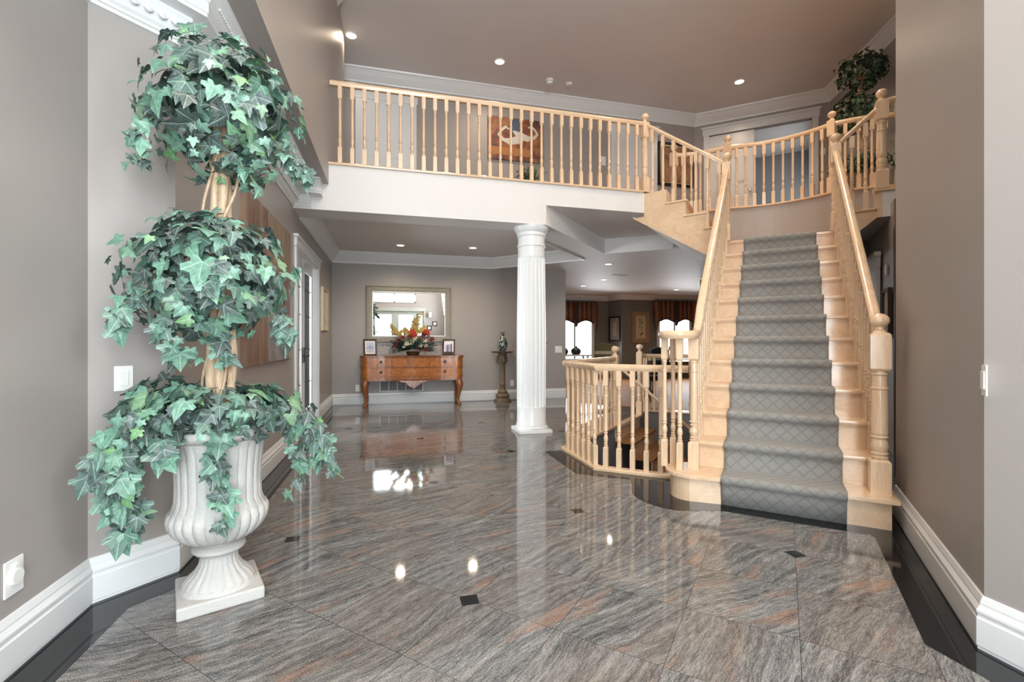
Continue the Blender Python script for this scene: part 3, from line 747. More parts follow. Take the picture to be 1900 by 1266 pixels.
for i in range(7):
    f_ = (i + .55) / 7.35; p = Vector(LN).lerp(Vector(NN), f_); n = min(3, int(f_ * 4 + .02)); z = (13 + n) * R_ if n < 3 or f_ < .76 else (15 + (f_ > .9)) * R_
    z = min(z, 15 * R_); zz = zL + (zN - zL) * f_ - .03; baluster(p.x + perp.x * .01, p.y + perp.y * .01, z, zz - z, fb, atan2(dirf.y, dirf.x))

# ---- upper right flight
rf = thing('staircase', 'short maple flight rising right from the landing beside the curved balustrade', 'staircase', group='flights of the divided stair')
Rv, Pv = Vector(RN), Vector(PNEW); in2 = [Vector((5.74, 4.90)), Vector((6.1, 4.55))]
dr2 = (Pv - Rv).normalized(); pr2 = Vector((-dr2.y, dr2.x))
if pr2.dot(Vector((-1, -1))) < 0: pr2 = -pr2
mb = MB(); mb.prism([Rv + pr2 * .05 - dr2 * .03, Pv + pr2 * .05 - dr2 * .05, in2[1], in2[0]], 13 * R_ - .028, 13 * R_); mb.build('tread', M['maple_flat'], rf, bevel=.01)
mb = MB(); mb.prism([Rv + pr2 * .02, Rv + pr2 * .02 + dr2 * .016, in2[0] + dr2 * .016, in2[0]], 12 * R_, 13 * R_ - .028)
mb.build('riser', M['maple_flat'], rf)
mb = MB(); q0 = Pv - dr2 * .06; mb.prism([q0 + pr2 * .02, q0 + pr2 * .02 + dr2 * .016, in2[1] + dr2 * .016, in2[1]], 13 * R_, 14 * R_ - .028); mb.build('riser', M['maple_flat'], rf)
mb = MB(); pe = Pv + dr2 * 1.5
mb.prism([q0 - dr2 * .03 + pr2 * .05, pe + pr2 * .05, pe - pr2 * 1.2, in2[1]], 14 * R_ - .028, 14 * R_); mb.build('landing_board', M['maple_flat'], rf)
prof = [(-.02, 12 * R_ - .22), (-.02, 12 * R_), (0, 12 * R_), (0, 13 * R_ - .028), ((q0 - Rv).length, 13 * R_ - .028), ((q0 - Rv).length, 14 * R_ - .03), ((q0 - Rv).length + .06, 14 * R_ - .03), ((q0 - Rv).length + .06, 14 * R_ - .30), ((q0 - Rv).length + .02, 14 * R_ - .30)]
mb = MB(); band(mb, Rv, dr2, pr2, prof, 0, .022); mb.build('stringer', M['maple_flat'], rf)
mb = MB(); mb.prism([q0 + pr2 * .02 + dr2 * .06, pe + pr2 * .02, pe - pr2 * 1.2, in2[1], in2[0] , Rv], 14 * R_ - .30, 14 * R_ - .29 + .0)
mb.prism([q0 + pr2 * .018 + dr2 * .06, pe + pr2 * .018, pe - pr2 * .02, q0 - pr2 * .02 + dr2 * .06], 14 * R_ - .30, 14 * R_ - .03)
mb.build('soffit', M['ceiling'], rf)
rb = thing('stair_balustrade', 'upper right balustrade, from the landing post up to the big post by the wall', 'balustrade')
newel(PNEW[0], PNEW[1], 14 * R_, 1.06, rb, -SA, w=.11)
zR = 12 * R_ + .93; zP = 14 * R_ + .92
mb = MB(); rail(mb, [(RN[0], RN[1], zR), (PNEW[0], PNEW[1], zP - .03)]); mb.build('handrail', M['maple_flat'], rb)
mb = MB(); rail(mb, [(PNEW[0], PNEW[1], zP), (*(Pv + dr2 * 1.4), zP)]); mb.build('handrail', M['maple_flat'], rb)
for f_ in (.36, .66): p = Rv.lerp(Pv, f_); baluster(p.x, p.y, 13 * R_, zR + (zP - zR) * f_ - .06 - 13 * R_, rb, -SA)
for k in range(1, 10): p = Pv + dr2 * .13 * k; baluster(p.x, p.y, 14 * R_, zP - .03 - 14 * R_, rb, -SA)

# ---- basement well
N1, N2 = Vector((2.95, 5.75)), Vector((3.82, 6.62)); GP0 = Vector((1.80, 3.86))
mb = MB()
hp = HOLE
for i in range(len(hp)):
    a, b = Vector(hp[i]), Vector(hp[(i + 1) % len(hp)])
    top = -.002
    if i in (2, 6): top = -.20
    mb.obox(a, b, .06, -2.65, top, -.03 if True else 0)
struct('wall_stairwell', mb, M['well_wall'])
dB = Vector((.7071, -.7071)); aB = Vector((.7071, .7071))
bs = thing('staircase', 'basement flight dropping under the main stairs from between two ball-topped posts', 'staircase', group='flights of the divided stair')
for n in range(1, 9):
    z = -n * .198; p = N1 + dB * (.24 * (n - 1)); q = p + aB * 1.18; mb = MB()
    mb.prism([p, q, q + dB * .27, p + dB * .27], z - .03, z); mb.build('tread', M['hardwood'], bs, bevel=.008)
    mb = MB(); mb.prism([p, q, q + dB * .016, p + dB * .016], z, z + .198 - .03 + (.028 if n == 1 else 0)); mb.build('riser', M['maple_flat'], bs)
mb = MB(); mb.obox(N1, N2, .10, -.03, .008); mb.build('nosing', M['maple_flat'], bs)
gr = thing('guard_balustrade', 'low bent maple balustrade round the basement stair opening, beside the column', 'balustrade')
RH = .955
gpath = [(1.80, 4.62), (1.80, 3.86), (2.40, 3.37)]
mb = MB(); rail(mb, [(p[0], p[1], RH - .031) for p in gpath]); mb.build('handrail', M['maple_flat'], gr)
mb = MB(); mb.sweep([(-.045, 0), (-.045, .022), (-.038, .030), (.038, .030), (.045, .022), (.045, 0)], gpath); mb.build('base_rail', M['maple_flat'], gr)
for yy in (4.56, 4.43, 4.30, 4.17, 4.04, 3.91): baluster(1.80, yy, .028, RH - .085, gr)
gd = (Vector(gpath[2]) - Vector(gpath[1])).normalized()
for k in range(5): p = GP0 + gd * (.06 + .118 * k + .02); baluster(p.x, p.y, .028, RH - .085, gr, atan2(gd.y, gd.x))
g2 = thing('guard_balustrade', 'diagonal maple balustrade on the far left side of the basement opening', 'balustrade')
gp2 = [(1.80, 4.66), tuple(N1 - aB * .03)]
mb = MB(); rail(mb, [(p[0], p[1], RH - .031) for p in gp2]); mb.build('handrail', M['maple_flat'], g2)
mb = MB(); mb.sweep([(-.04, 0), (-.04, .028), (.04, .028), (.04, 0)], gp2); mb.build('base_rail', M['maple_flat'], g2)
for p, a in along(gp2, .13): baluster(p.x, p.y, .026, RH - .083, g2, a)
newel(N1.x, N1.y, 0, 1.10, g2, pi / 4, w=.088)
mb = MB(); rail(mb, [(N1.x, N1.y, .86), (*(N1 + dB * 1.9), .86 - 1.9 * .825)], [(o * .7, h * .7) for o, h in RAIL]); mb.build('handrail', M['maple_flat'], g2)
g3 = thing('guard_balustrade', 'distant maple balustrade on the far side of the basement opening, nearest the dining table', 'balustrade')
gp3 = [tuple(N2), (4.10, 6.92), (5.25, 5.90)]
mb = MB(); rail(mb, [(p[0], p[1], RH - .031) for p in gp3]); mb.build('handrail', M['maple_flat'], g3)
mb = MB(); mb.sweep([(-.04, 0), (-.04, .028), (.04, .028), (.04, 0)], gp3); mb.build('base_rail', M['maple_flat'], g3)
for p, a in along(gp3, .14): baluster(p.x, p.y, .026, RH - .083, g3, a)
newel(N2.x, N2.y, 0, 1.12, g3, pi / 4, w=.088)

# ================================================================== column
co = thing('fluted_column', 'white fluted round column on a square plinth holding up the balcony corner', 'column', (1.76, 5.76, 0))
mb = MB(); mb.box(-.215, .215, -.215, .215, 0, .04); mb.build('plinth', M['white'], co, bevel=.004)
mb = MB(); mb.lathe([(.205, .04), (.212, .05), (.212, .062), (.20, .072), (.194, .08), (.197, .088), (.197, .096), (.188, .11), (.186, .32), (.186, .322)], seg=64); mb.build('base_ring', M['white'], co)
mb = MB()
def flute(r, z, a):
    k = (a / (2 * pi) * 22) % 1; e = min(1, min(z - .31, 2.245 - z) / .03); e = max(0, e)
    return r - .017 * e * max(0, sin(pi * k)) ** .7 if .12 < k < .88 else r
zs = [.31, .32, .33, .345] + [.345 + (2.21 - .345) * i / 10 for i in range(1, 11)] + [2.225, 2.235, 2.245]
mb.lathe([(.187 + .004 * sin(pi * (z - .3) / 2.2) - .012 * max(0, (z - 1.2) / 1.05), z) for z in zs], seg=22 * 10, fn=flute); mb.build('fluted_shaft', M['white'], co)
mb = MB(); mb.lathe([(.175, 2.24), (.173, 2.37), (.184, 2.375), (.186, 2.385), (.184, 2.395), (.174, 2.40), (.174, 2.50), (.186, 2.51), (.186, 2.548), (.195, 2.555), (.205, 2.575), (.222, 2.60), (.226, 2.63)], seg=64); mb.build('capital', M['white'], co)

# ================================================================== french door in the left wall
mb = MB()
for y0, y1 in ((5.62, 5.72), (7.28, 7.38)): mb.box(-1.05, -1.025, y0, y1, 0, 2.30)
mb.box(-1.05, -1.018, 5.60, 7.40, 2.23, 2.33); mb.box(-1.05, -1.0, 5.58, 7.42, 2.33, 2.36)
mb.box(-1.17, -1.04, 5.72, 5.745, 0, 2.23); mb.box(-1.17, -1.04, 7.255, 7.28, 0, 2.23); mb.box(-1.17, -1.04, 5.72, 7.28, 2.205, 2.235)
d1 = struct('door_2', mb, M['white'], bevel=.004)
for hinge, oy in ((5.75, 1), (7.25, -1)):
    mb = MB(); w_ = .745; y0, y1 = (hinge, hinge + w_) if oy == 1 else (hinge - w_, hinge)
    X0, X1 = -1.145, -1.105
    mb.box(X0, X1, y0, y0 + .11, .01, 2.20); mb.box(X0, X1, y1 - .11, y1, .01, 2.20); mb.box(X0, X1, y0 + .11, y1 - .11, .01, .25); mb.box(X0, X1, y0 + .11, y1 - .11, 2.08, 2.20)
    leaf = mb.build('door_leaf', M['white'], d1, bevel=.003)
    gm = MB(); gm.box(-1.127, -1.123, y0 + .11, y1 - .11, .25, 2.08); gm.build('glass_pane', M['glass'], leaf)
    lm = MB()
    for k in range(1, 4): yy = y0 + .11 + (w_ - .22) * k / 4; lm.box(-1.130, -1.116, yy - .004, yy + .004, .25, 2.08)
    for zz in (.6, 1.05, 1.5, 1.85): lm.box(-1.130, -1.116, y0 + .11, y1 - .11, zz - .004, zz + .004)
    lm.build('leading', M['black_metal'], leaf)
    hm = MB(); yh = y1 - .05 if oy == 1 else y0 + .05; hm.tube([(X1, yh, .97), (X1 + .05, yh, .97), (X1 + .05, yh - .1 * oy, .97)], .008); hm.box(X1, X1 + .006, yh - .02, yh + .02, .88, 1.08); hm.build('door_handle', M['black_metal'], leaf)
# library beyond the french door
mb = MB(); mb.sweep([(0, 0), (0, 2.8), (.1, 2.8), (.1, 0)], [(-1.17, 4.6), (-3.7, 4.6), (-3.7, 8.6), (-1.17, 8.6)], side=-1); struct('wall_library', mb, M['ceiling'])
mb = MB(); mb.box(-3.7, -1.17, 4.6, 8.6, 2.75, 2.8); struct('ceiling_library', mb, M['ceiling'])
mb = MB(); mb.box(-3.8, -2.5, 4.5, 8.7, -.05, .001); struct('floor_library', mb, M['hardwood'])

# ================================================================== upstairs doors
def panel_door(mb, mtx, w, h, t=.04):
    """six-panel leaf, x 0..w, y 0..t, z 0..h"""
    mb.box(0, w, 0, t, 0, h, mtx)
    for (x0, x1) in ((.12, w / 2 - .05), (w / 2 + .05, w - .12)):
        for (z0, z1) in ((.25, .95), (1.1, h - .15)):
            mb.box(x0, x1, -.008, 0, z0, z1, mtx); mb.box(x0 + .03, x1 - .03, -.016, -.008, z0 + .03, z1 - .03, mtx)
def cased_door(name, mtx, w, h, leaves=1):
    """casing + leaf, local x along wall, -y towards the viewer"""
    mb = MB()
    mb.box(-.10, 0, -.03, 0, 0, h + .02, mtx); mb.box(w, w + .10, -.03, 0, 0, h + .02, mtx)
    mb.box(-.12, w + .12, -.035, 0, h, h + .13, mtx); mb.box(-.14, w + .14, -.055, 0, h + .13, h + .17, mtx)
    o = struct(name, mb, M['white'], bevel=.004); return o
mt = Matrix.Translation((-.48, 8.15, UP)); d = cased_door('door_3', mt, .80, 2.06); mb = MB(); panel_door(mb, mt @ Matrix.Translation((0, -.022, 0)), .80, 2.06, .02); mb.build('door_leaf', M['white'], d)
mt = Matrix.Translation((4.18, 8.15, UP)); d = cased_door('door_4', mt, .80, 2.06); mb = MB(); panel_door(mb, mt @ Matrix.Translation((0, -.022, 0)), .80, 2.06, .02); mb.build('door_leaf', M['white'], d)
ang2 = atan2(d2.y, d2.x); mt = Matrix.Translation((*O2a, UP)) @ Matrix.Rotation(ang2, 4, 'Z')
d = cased_door('door_5', mt, 1.74, 2.10)
mb = MB(); panel_door(mb, mt @ Matrix.Translation((.0, .02, 0)), .80, 2.09); lf1 = mb.build('door_leaf', M['white'], d)
mb = MB(); kp = mt @ Vector((.73, -.01, .92)); mb.lathe([(.012, 0), (.012, .03), (.028, .04), (.030, .055), (.018, .07), (.001, .072)], seg=12, mtx=mt @ Matrix.Translation((.73, .02, .92)) @ Matrix.Rotation(pi / 2, 4, 'X'), cap=False); mb.build('door_knob', M['chrome'], lf1)
mb = MB(); panel_door(mb, mt @ Matrix.Translation((1.74, .06, 0)) @ Matrix.Rotation(radians(82), 4, 'Z') , .80, 2.09); mb.build('door_leaf', M['white'], d)
# low white dresser glimpsed in the bedroom
bd = thing('bed', 'pale bed glimpsed through the open upstairs double doors', 'bed', (*(O2a + d2 * 1.45 + n2 * 1.5), UP), ang2)
mb = MB(); mb.box(-.55, .55, -.5, .8, .12, .55); mb.build('mattress', M['photo_mat'], bd, bevel=.04)
mb = MB(); mb.box(-.58, .58, -.52, .82, .0, .14); mb.build('bed_frame', M['darkwood'], bd)
mb = MB(); mb.box(-.5, -.04, .35, .75, .55, .68); mb.box(.04, .5, .35, .75, .55, .68); mb.build('pillow', M['white'], bd, bevel=.05)

# ================================================================== lamps
def ceiling_light(x, y, z, label, power, r=.062, spot=True, group=None):
    t = thing('ceiling_light', label, 'ceiling light', (x, y, z), group=group)
    mb = MB(); mb.lathe([(r * .98, -.001), (r * 1.0, -.010), (r * 1.22, -.007), (r * 1.28, 0.0)], seg=28, cap=False); mb.build('trim_ring', M['plate'], t)
    mb = MB(); mb.lathe([(.001, -.004), (r * .98, -.004)], seg=24, cap=False); mb.build('bulb', M['lamp'], t)
    l = bpy.data.lights.new('lamp_beam', 'SPOT'); l.energy = power; l.color = (1, .80, .58); l.spot_size = radians(155); l.spot_blend = .9; l.shadow_soft_size = .06
    o = bpy.data.objects.new('lamp_beam', l); COL.objects.link(o); o.location = (0, 0, -.03); o.parent = t
G1 = 'downlights in the high ceiling'; G2 = 'downlights in the dining ceiling'; G3 = 'downlights in the far ceiling'
for x, y, lb in ((-.575, 7.25, 'leftmost round downlight in the high ceiling, against the wall edge'), (1.70, 7.32, 'middle round downlight in the high ceiling over the balcony'), (5.88, 6.83, 'right round downlight in the high ceiling, over the curved landing')):
    ceiling_light(x, y, CEIL, lb, 18 if x < 0 else 60, .072, group=G1)
for x, y, lb in ((.15, 8.1, 'left downlight in the low ceiling above the burl sideboard'), (1.38, 8.0, 'right downlight in the low ceiling, beside the column')):
    ceiling_light(x, y, 2.80, lb, 60, group=G2)
for x, y, lb in ((3.98, 8.03, 'nearest downlight in the low ceiling past the column'), (4.86, 10.05, 'second downlight in the low ceiling past the column'), (4.88, 11.33, 'third downlight, just left above the far left window'), (4.80, 12.6, 'farthest downlight, at the corner of the taupe wall'), (7.78, 11.48, 'downlight near the far right window, beside the stair rail')):
    ceiling_light(x, y, 2.63, lb, 22, group=G3)
# unseen foyer lamps added for brightness, above and behind the camera
for x, y, lb in ((1.0, 3.2, 'unseen round downlight high over the middle of the granite floor'), (.4, .6, 'unseen round downlight high over the front doors'), (3.6, 4.2, 'unseen round downlight high over the scroll of the stair rail')):
    ceiling_light(x, y, CEIL, lb, 100, .072, group='added downlights over the foyer')
ceiling_light(*st(4.6, 1.9), 2.60, 'downlight in the side hall ceiling behind the right stair rail', 10)
ceiling_light(4.9, 4.6, CEIL, 'added round downlight high over the stair landing, outside the picture', 110, .072)  # unseen lamp added to warm and brighten the landing
ch = thing('added_chandelier', 'added brass candle lamp hanging high in the foyer, above and behind the viewpoint', 'added_chandelier', (.55, -.35, 4.3))  # unseen fixture added to lift the ambient light
mb = MB(); mb.lathe([(.01, -.30), (.05, -.26), (.06, -.2), (.02, -.12), (.03, 0), (.07, .06), (.02, .12), (.012, .3), (.012, 1.32), (.07, 1.36), (.08, 1.40)], seg=16); mb.build('stem', M['chrome'], ch)
for k in range(8):
    a = 2 * pi * k / 8; mb = MB(); mb.tube([(cos(a) * r_, sin(a) * r_, z_) for r_, z_ in ((.05, 0), (.18, -.12), (.34, -.10), (.42, .02), (.42, .05))], .009, 6); mb.lathe([(.03, .05), (.035, .06), (.012, .065), (.012, .15)], (cos(a) * .42, sin(a) * .42, 0), 10); arm_ = mb.build('arm', M['chrome'], ch)
    mb = MB(); mb.lathe([(.008, .15), (.018, .175), (.012, .21), (.001, .24)], (cos(a) * .42, sin(a) * .42, 0), 10, cap=False); mb.build('candle_bulb', M['lamp'], arm_)
l = bpy.data.lights.new('added_fill_glow', 'POINT'); l.energy = 220; l.color = (1, .94, .87); l.shadow_soft_size = .42  # all-round fill for ceilings and walls, from the added fixture
o = bpy.data.objects.new('added_fill_glow', l); COL.objects.link(o); o.location = (0, 0, .20); o.parent = ch
def detector(x, y, label, r, h):
    t = thing('smoke_detector', label, 'smoke detector', (x, y, CEIL))
    mb = MB(); mb.lathe([(r * 1.1, 0), (r * 1.1, -.010), (r, -.014), (r * .97, -h * .7), (r * .75, -h), (.001, -h)], seg=28, cap=False); mb.build('housing', M['plate'], t)
    mb = MB()
    for k in range(10): a = 2 * pi * k / 10; mb.box(r * .80, r * .99, -.006, .006, -h * .62, -h * .35, Matrix.Rotation(a, 4, 'Z'))
    mb.build('vent_slots', M['black_metal'], t)
detector(2.66, 7.62, 'larger white smoke detector on the high ceiling, left of the pair', .062, .075)
detector(3.03, 7.64, 'smaller white detector on the high ceiling, right of the pair', .055, .035)
mb = MB(); mb.prism([(4.7, 9.25), (5.05, 9.25), (5.05, 9.35), (4.7, 9.35)], 2.62, 2.63)
for k in range(6): mb.prism([(4.71 + .055 * k, 9.255), (4.73 + .055 * k, 9.255), (4.73 + .055 * k, 9.345), (4.71 + .055 * k, 9.345)], 2.612, 2.62)
tag(mb.build('ceiling_vent', M['plate']), 'small slotted vent in the low ceiling between two downlights', 'vent')

# ================================================================== wall plates
def plate(name, label, cat, mtx, w, h, kind):
    t = thing(name, label, cat); t.matrix_world = mtx
    mb = MB(); mb.box(-w / 2, w / 2, -.006, 0, -h / 2, h / 2); mb.build('cover_plate', M['plate'], t, bevel=.002)
    mb = MB()
    if kind == 'rocker':
        mb.box(-.017, .017, -.011, -.006, -.034, .034); mb.build('rocker', M['plate'], t, bevel=.002)
    elif kind == 'double':
        for x in (-.023, .023): mb.box(x - .016, x + .016, -.010, -.006, -.033, .033)
        mb.build('rocker', M['plate'], t, bevel=.002)
    elif kind == 'outlet':
        for z in (-.022, .022):
            mb.box(-.016, .016, -.009, -.006, z - .015, z + .015)
        mb.build('socket', M['plate'], t, bevel=.003)
        mb = MB()
        for z in (-.022, .022): mb.box(-.008, -.005, -.0095, -.009, z - .006, z + .006); mb.box(.005, .008, -.0095, -.009, z - .006, z + .006)
        mb.build('slot', M['black_metal'], t)
    elif kind == 'vacuum':
        mb.lathe([(.030, 0), (.030, .008), (.026, .012), (.001, .012)], seg=28, mtx=Matrix.Translation((0, -.006, 0)) @ Matrix.Rotation(pi / 2, 4, 'X'), cap=False); mb.box(-.010, .010, -.016, -.006, .028, .044)
        mb.build('round_flap', M['plate'], t)
def wallmtx(p, n, z):
    """-y of the plate looks along n (into the room)"""
    return Matrix.Translation((p[0], p[1], z)) @ Matrix.Rotation(atan2(n[1], n[0]) + pi / 2, 4, 'Z')
sAB = (.7071, -.7071)
plate('light_switch', 'white rocker switch on the pale angled wall behind the ivy', 'light switch', wallmtx((-1.200, 2.530), sAB, .982), .072, .115, 'rocker')
plate('vacuum_inlet', 'white square wall inlet with a round flap, low on the left wall', 'wall outlet', wallmtx((-1.29, 2.022), (1, 0), .325), .085, .125, 'vacuum')
plate('light_switch', 'white rocker switch on the brown right-hand wall near its corner', 'light switch', wallmtx((2.139, 1.224), (-.7071, .7071), 1.008), .045, .115, 'rocker')
plate('wall_outlet', 'white outlet on the back wall left of the sideboard leg', 'wall outlet', wallmtx((-.60, 9.0), (0, -1), .30), .075, .12, 'outlet')
plate('wall_outlet', 'white outlet on the back wall between pedestal and column', 'wall outlet', wallmtx((2.345, 9.0), (0, -1), .33), .075, .12, 'outlet')
plate('light_switch', 'white double switch plate on the back wall right of the column', 'light switch', wallmtx((3.335, 9.0), (0, -1), 1.0), .15, .135, 'double')
plate('thermostat', 'white thermostat on the upstairs wall behind the balcony balusters', 'thermostat', wallmtx((3.92, 8.15), (0, -1), 4.62), .12, .17, 'rocker')
nd2 = (-n2.x, -n2.y)
pp = O2b + d2 * .17
plate('light_switch', 'white switch on the upstairs wall right of the double doors', 'light switch', wallmtx(tuple(pp), nd2, 4.62), .08, .12, 'rocker')
t = thing('door_lever', 'dark metal door lever sticking out past the white column', 'door handle')
mb = MB(); mb.tube([(2.90, 8.99, 1.125), (2.90, 8.93, 1.125), (2.93, 8.92, 1.125), (3.06, 8.92, 1.13)], .009); mb.lathe([(.026, 0), (.026, .01)], seg=16, mtx=Matrix.Translation((2.90, 9.0, 1.125)) @ Matrix.Rotation(pi / 2, 4, 'X')); mb.build('lever', M['brass'], t)
t = thing('door_stop', 'small black door stop on the floor at the foot of the back wall', 'door stop', (3.005, 8.93, 0))
mb = MB(); mb.lathe([(.028, 0), (.03, .01), (.02, .02), (.022, .05), (.016, .062), (.001, .064)], seg=16, cap=False); mb.build('stopper', M['black_metal'], t)

# ================================================================== sideboard
sb = thing('sideboard', 'burl walnut serpentine sideboard on cabriole legs under the mirror', 'sideboard', (.385, 8.72, 0))
def serp(w, d, bow=.045, rc=.11):
    """plan outline: flat back, bowed centre front, rounded ends"""
    pts = [(w / 2, d / 2), (-w / 2, d / 2)]
    hw = w / 2
    left = [(-hw, 0)]
    for a in range(0, 91, 15): left.append((-hw + rc - rc * cos(radians(a)), -d / 2 + rc - rc * sin(radians(a)) ))
    mid = []
    for k in range(0, 17):
        x = -hw + rc + (w - 2 * rc) * k / 16; u = (x / (hw - rc)); y = -d / 2 + .028 * sin(pi * (1 - abs(u))) * (1 if abs(u) > .45 else 1) - bow * max(0, cos(u * pi / 1.3)) ** 1.5
        mid.append((x, y))
    right = [(-x, y) for x, y in reversed(left)]
    return pts + left[:] + mid + right
def shell(mb, w, d, z0, z1, **k): mb.prism(serp(w, d, **k), z0, z1)
mb = MB(); shell(mb, 1.86, .50, .885, .905); shell(mb, 1.83, .485, .872, .885); mb.build('top', M['cherry'], sb, bevel=.004)
mb = MB(); shell(mb, 1.80, .47, .49, .872)
mb.build('body', M['burl'], sb)
mb = MB()
for zz in (.700, .688, .530): shell(mb, 1.818, .482, zz - .003, zz + .004)
mb.build('drawer_bead', M['cherry'], sb)
for z0, z1 in ((.712, .866), (.542, .680)):
    mb = MB(); pts = serp(1.80, .47)
    q = [p for p in pts if abs(p[0]) < .70 and p[1] < -.1]
    # drawer front follows the bow, 6 mm proud
    outer = [(x, y - .006) for x, y in q]; mb.prism(outer + [(x, y + .01) for x, y in reversed(q)], z0, z1); dw = mb.build('drawer', M['burl'], sb, bevel=.002)
    for x in (-.56, .56):
        yy = min(q, key=lambda p: abs(p[0] - x))[1] - .008; zc = (z0 + z1) / 2
        h = MB(); h.lathe([(.022, 0), (.024, .003), (.010, .008), (.001, .009)], seg=14, mtx=Matrix.Translation((x, yy, zc + .012)) @ Matrix.Rotation(pi / 2, 4, 'X'), cap=False)
        h.tube([(x - .022, yy - .012, zc + .008), (x - .020, yy - .016, zc - .012), (x, yy - .018, zc - .024), (x + .020, yy - .016, zc - .012), (x + .022, yy - .012, zc + .008)], .0035, 6); h.build('pull', M['brass'], dw)
for sx in (-1, 1):     # side knobs of the rounded ends
    for z in (.70, .52):
        h = MB(); h.lathe([(.008, 0), (.014, .010), (.001, .02)], seg=10, mtx=Matrix.Translation((sx * .90, -.02, z)) @ Matrix.Rotation(sx * pi / 2, 4, 'Y'), cap=False); h.build('side_knob', M['brass'], sb)
mb = MB(); shell(mb, 1.78, .46, .455, .495)
mb.build('base_moulding', M['cherry'], sb)
ap = [(-.26, .46), (-.20, .43), (-.15, .435), (-.12, .40), (-.07, .365), (-.02, .335), (0, .322), (.02, .335), (.07, .365), (.12, .40), (.15, .435), (.20, .43), (.26, .46)]
mb = MB(); yb = -.235 - .045 + .02
vs = [(x, yb - .012, z) for x, z in ap] + [(x, yb + .010, z) for x, z in ap]; n = len(ap)
mb.add(vs, [tuple(range(n)), tuple(reversed(range(n, 2 * n)))] + [(i, (i + 1) % n, n + (i + 1) % n, n + i) for i in range(n)])
for s_ in (-1, 1): mb.tube([(s_ * .01, yb - .014, .35), (s_ * .05, yb - .016, .395), (s_ * .10, yb - .016, .42), (s_ * .13, yb - .014, .41), (s_ * .12, yb - .014, .395)], .006, 6)
mb.build('apron_ornament', M['cherry'], sb)
def cabriole(mb, x, y, dx, dy):
    pr = [(0, .47, .050), (.018, .42, .056), (.030, .37, .052), (.030, .32, .042), (.020, .26, .033), (.006, .19, .026), (-.004, .12, .021), (-.004, .07, .020), (.006, .04, .024), (.022, .022, .030), (.040, .014, .022)]
    mb.tube([(x + dx * o * 1.3, y + dy * o * 1.3, z) for o, z, r in pr], [r * 1.2 for o, z, r in pr], 12)
    mb.tube([(x + dx * .03, y + dy * .03, .40), (x + dx * .062, y + dy * .062, .38), (x + dx * .070, y + dy * .070, .33), (x + dx * .055, y + dy * .055, .28)], [.006, .014, .013, .005], 8)
    mb.lathe([(.001, 0), (.028, .002), (.036, .012), (.034, .022), (.02, .034), (.001, .036)], (x + dx * .034, y + dy * .034, 0), 12, cap=False)
for sx, sy in ((-1, -1), (1, -1), (-1, 1), (1, 1)):
    mb = MB(); cabriole(mb, sx * .815, sy * .165, sx * .75, sy * .6 if sy < 0 else .1); mb.build('leg', M['cherry'], sb)

# ---- mirror
mr = thing('wall_mirror', 'large mirror in a wide antique silver frame above the sideboard', 'mirror', (.333, 9.0, 1.675))
fw, fh = 1.56, 1.05
mb = MB(); FP = [(0, 0), (0, .040), (.010, .048), (.018, .044), (.022, .034), (.060, .040), (.085, .030), (.105, .032), (.112, .022), (.112, 0)]
def framesweep(mb, w, h, prof, y=0, mtx=None):
    """frame in the xz plane, profile (inward offset, depth toward -y)"""
    c = [(-w / 2, -h / 2), (w / 2, -h / 2), (w / 2, h / 2), (-w / 2, h / 2)]; rows = []
    for (x, z), (sx, sz) in zip(c, ((1, 1), (-1, 1), (-1, -1), (1, -1))):
        rows.append([Vector((x + sx * o, y - d_, z + sz * o)) for o, d_ in prof])
    n = len(prof); vs = [p for r in rows for p in r]
    if mtx: vs = [mtx @ p for p in vs]
    mb.add(vs, [(i * n + k, ((i + 1) % 4) * n + k, ((i + 1) % 4) * n + (k + 1) % n, i * n + (k + 1) % n) for i in range(4) for k in range(n)])
framesweep(mb, fw, fh, FP)
for k in range(46):
    x = -fw / 2 + .05 + (fw - .1) * k / 45
    for z in (-fh / 2 + .075, fh / 2 - .075): mb.lathe([(.001, -.004), (.008, -.002), (.008, .002), (.001, .004)], (x, -.036, z), 6, cap=False)
for k in range(30):
    z = -fh / 2 + .05 + (fh - .1) * k / 29
    for x in (-fw / 2 + .075, fw / 2 - .075): mb.lathe([(.001, -.004), (.008, -.002), (.008, .002), (.001, .004)], (x, -.036, z), 6, cap=False)
fr = mb.build('frame', M['silver'], mr)
mb = MB(); framesweep(mb, fw - .216, fh - .216, [(0, .018), (0, .036), (.010, .036), (.016, .022), (.016, .018)]); framesweep(mb, fw + .006, fh + .006, [(0, 0), (0, .03), (.006, .042), (.010, .036), (.010, 0)]); mb.build('silver_lip', M['silver_light'], fr)
mb = MB(); gw, gh = (fw - .25) / 2, (fh - .25) / 2; mb.box(-gw - .02, gw + .02, -.020, -.012, -gh - .02, gh + .02); mb.build('mirror_glass', M['mirror'], mr)

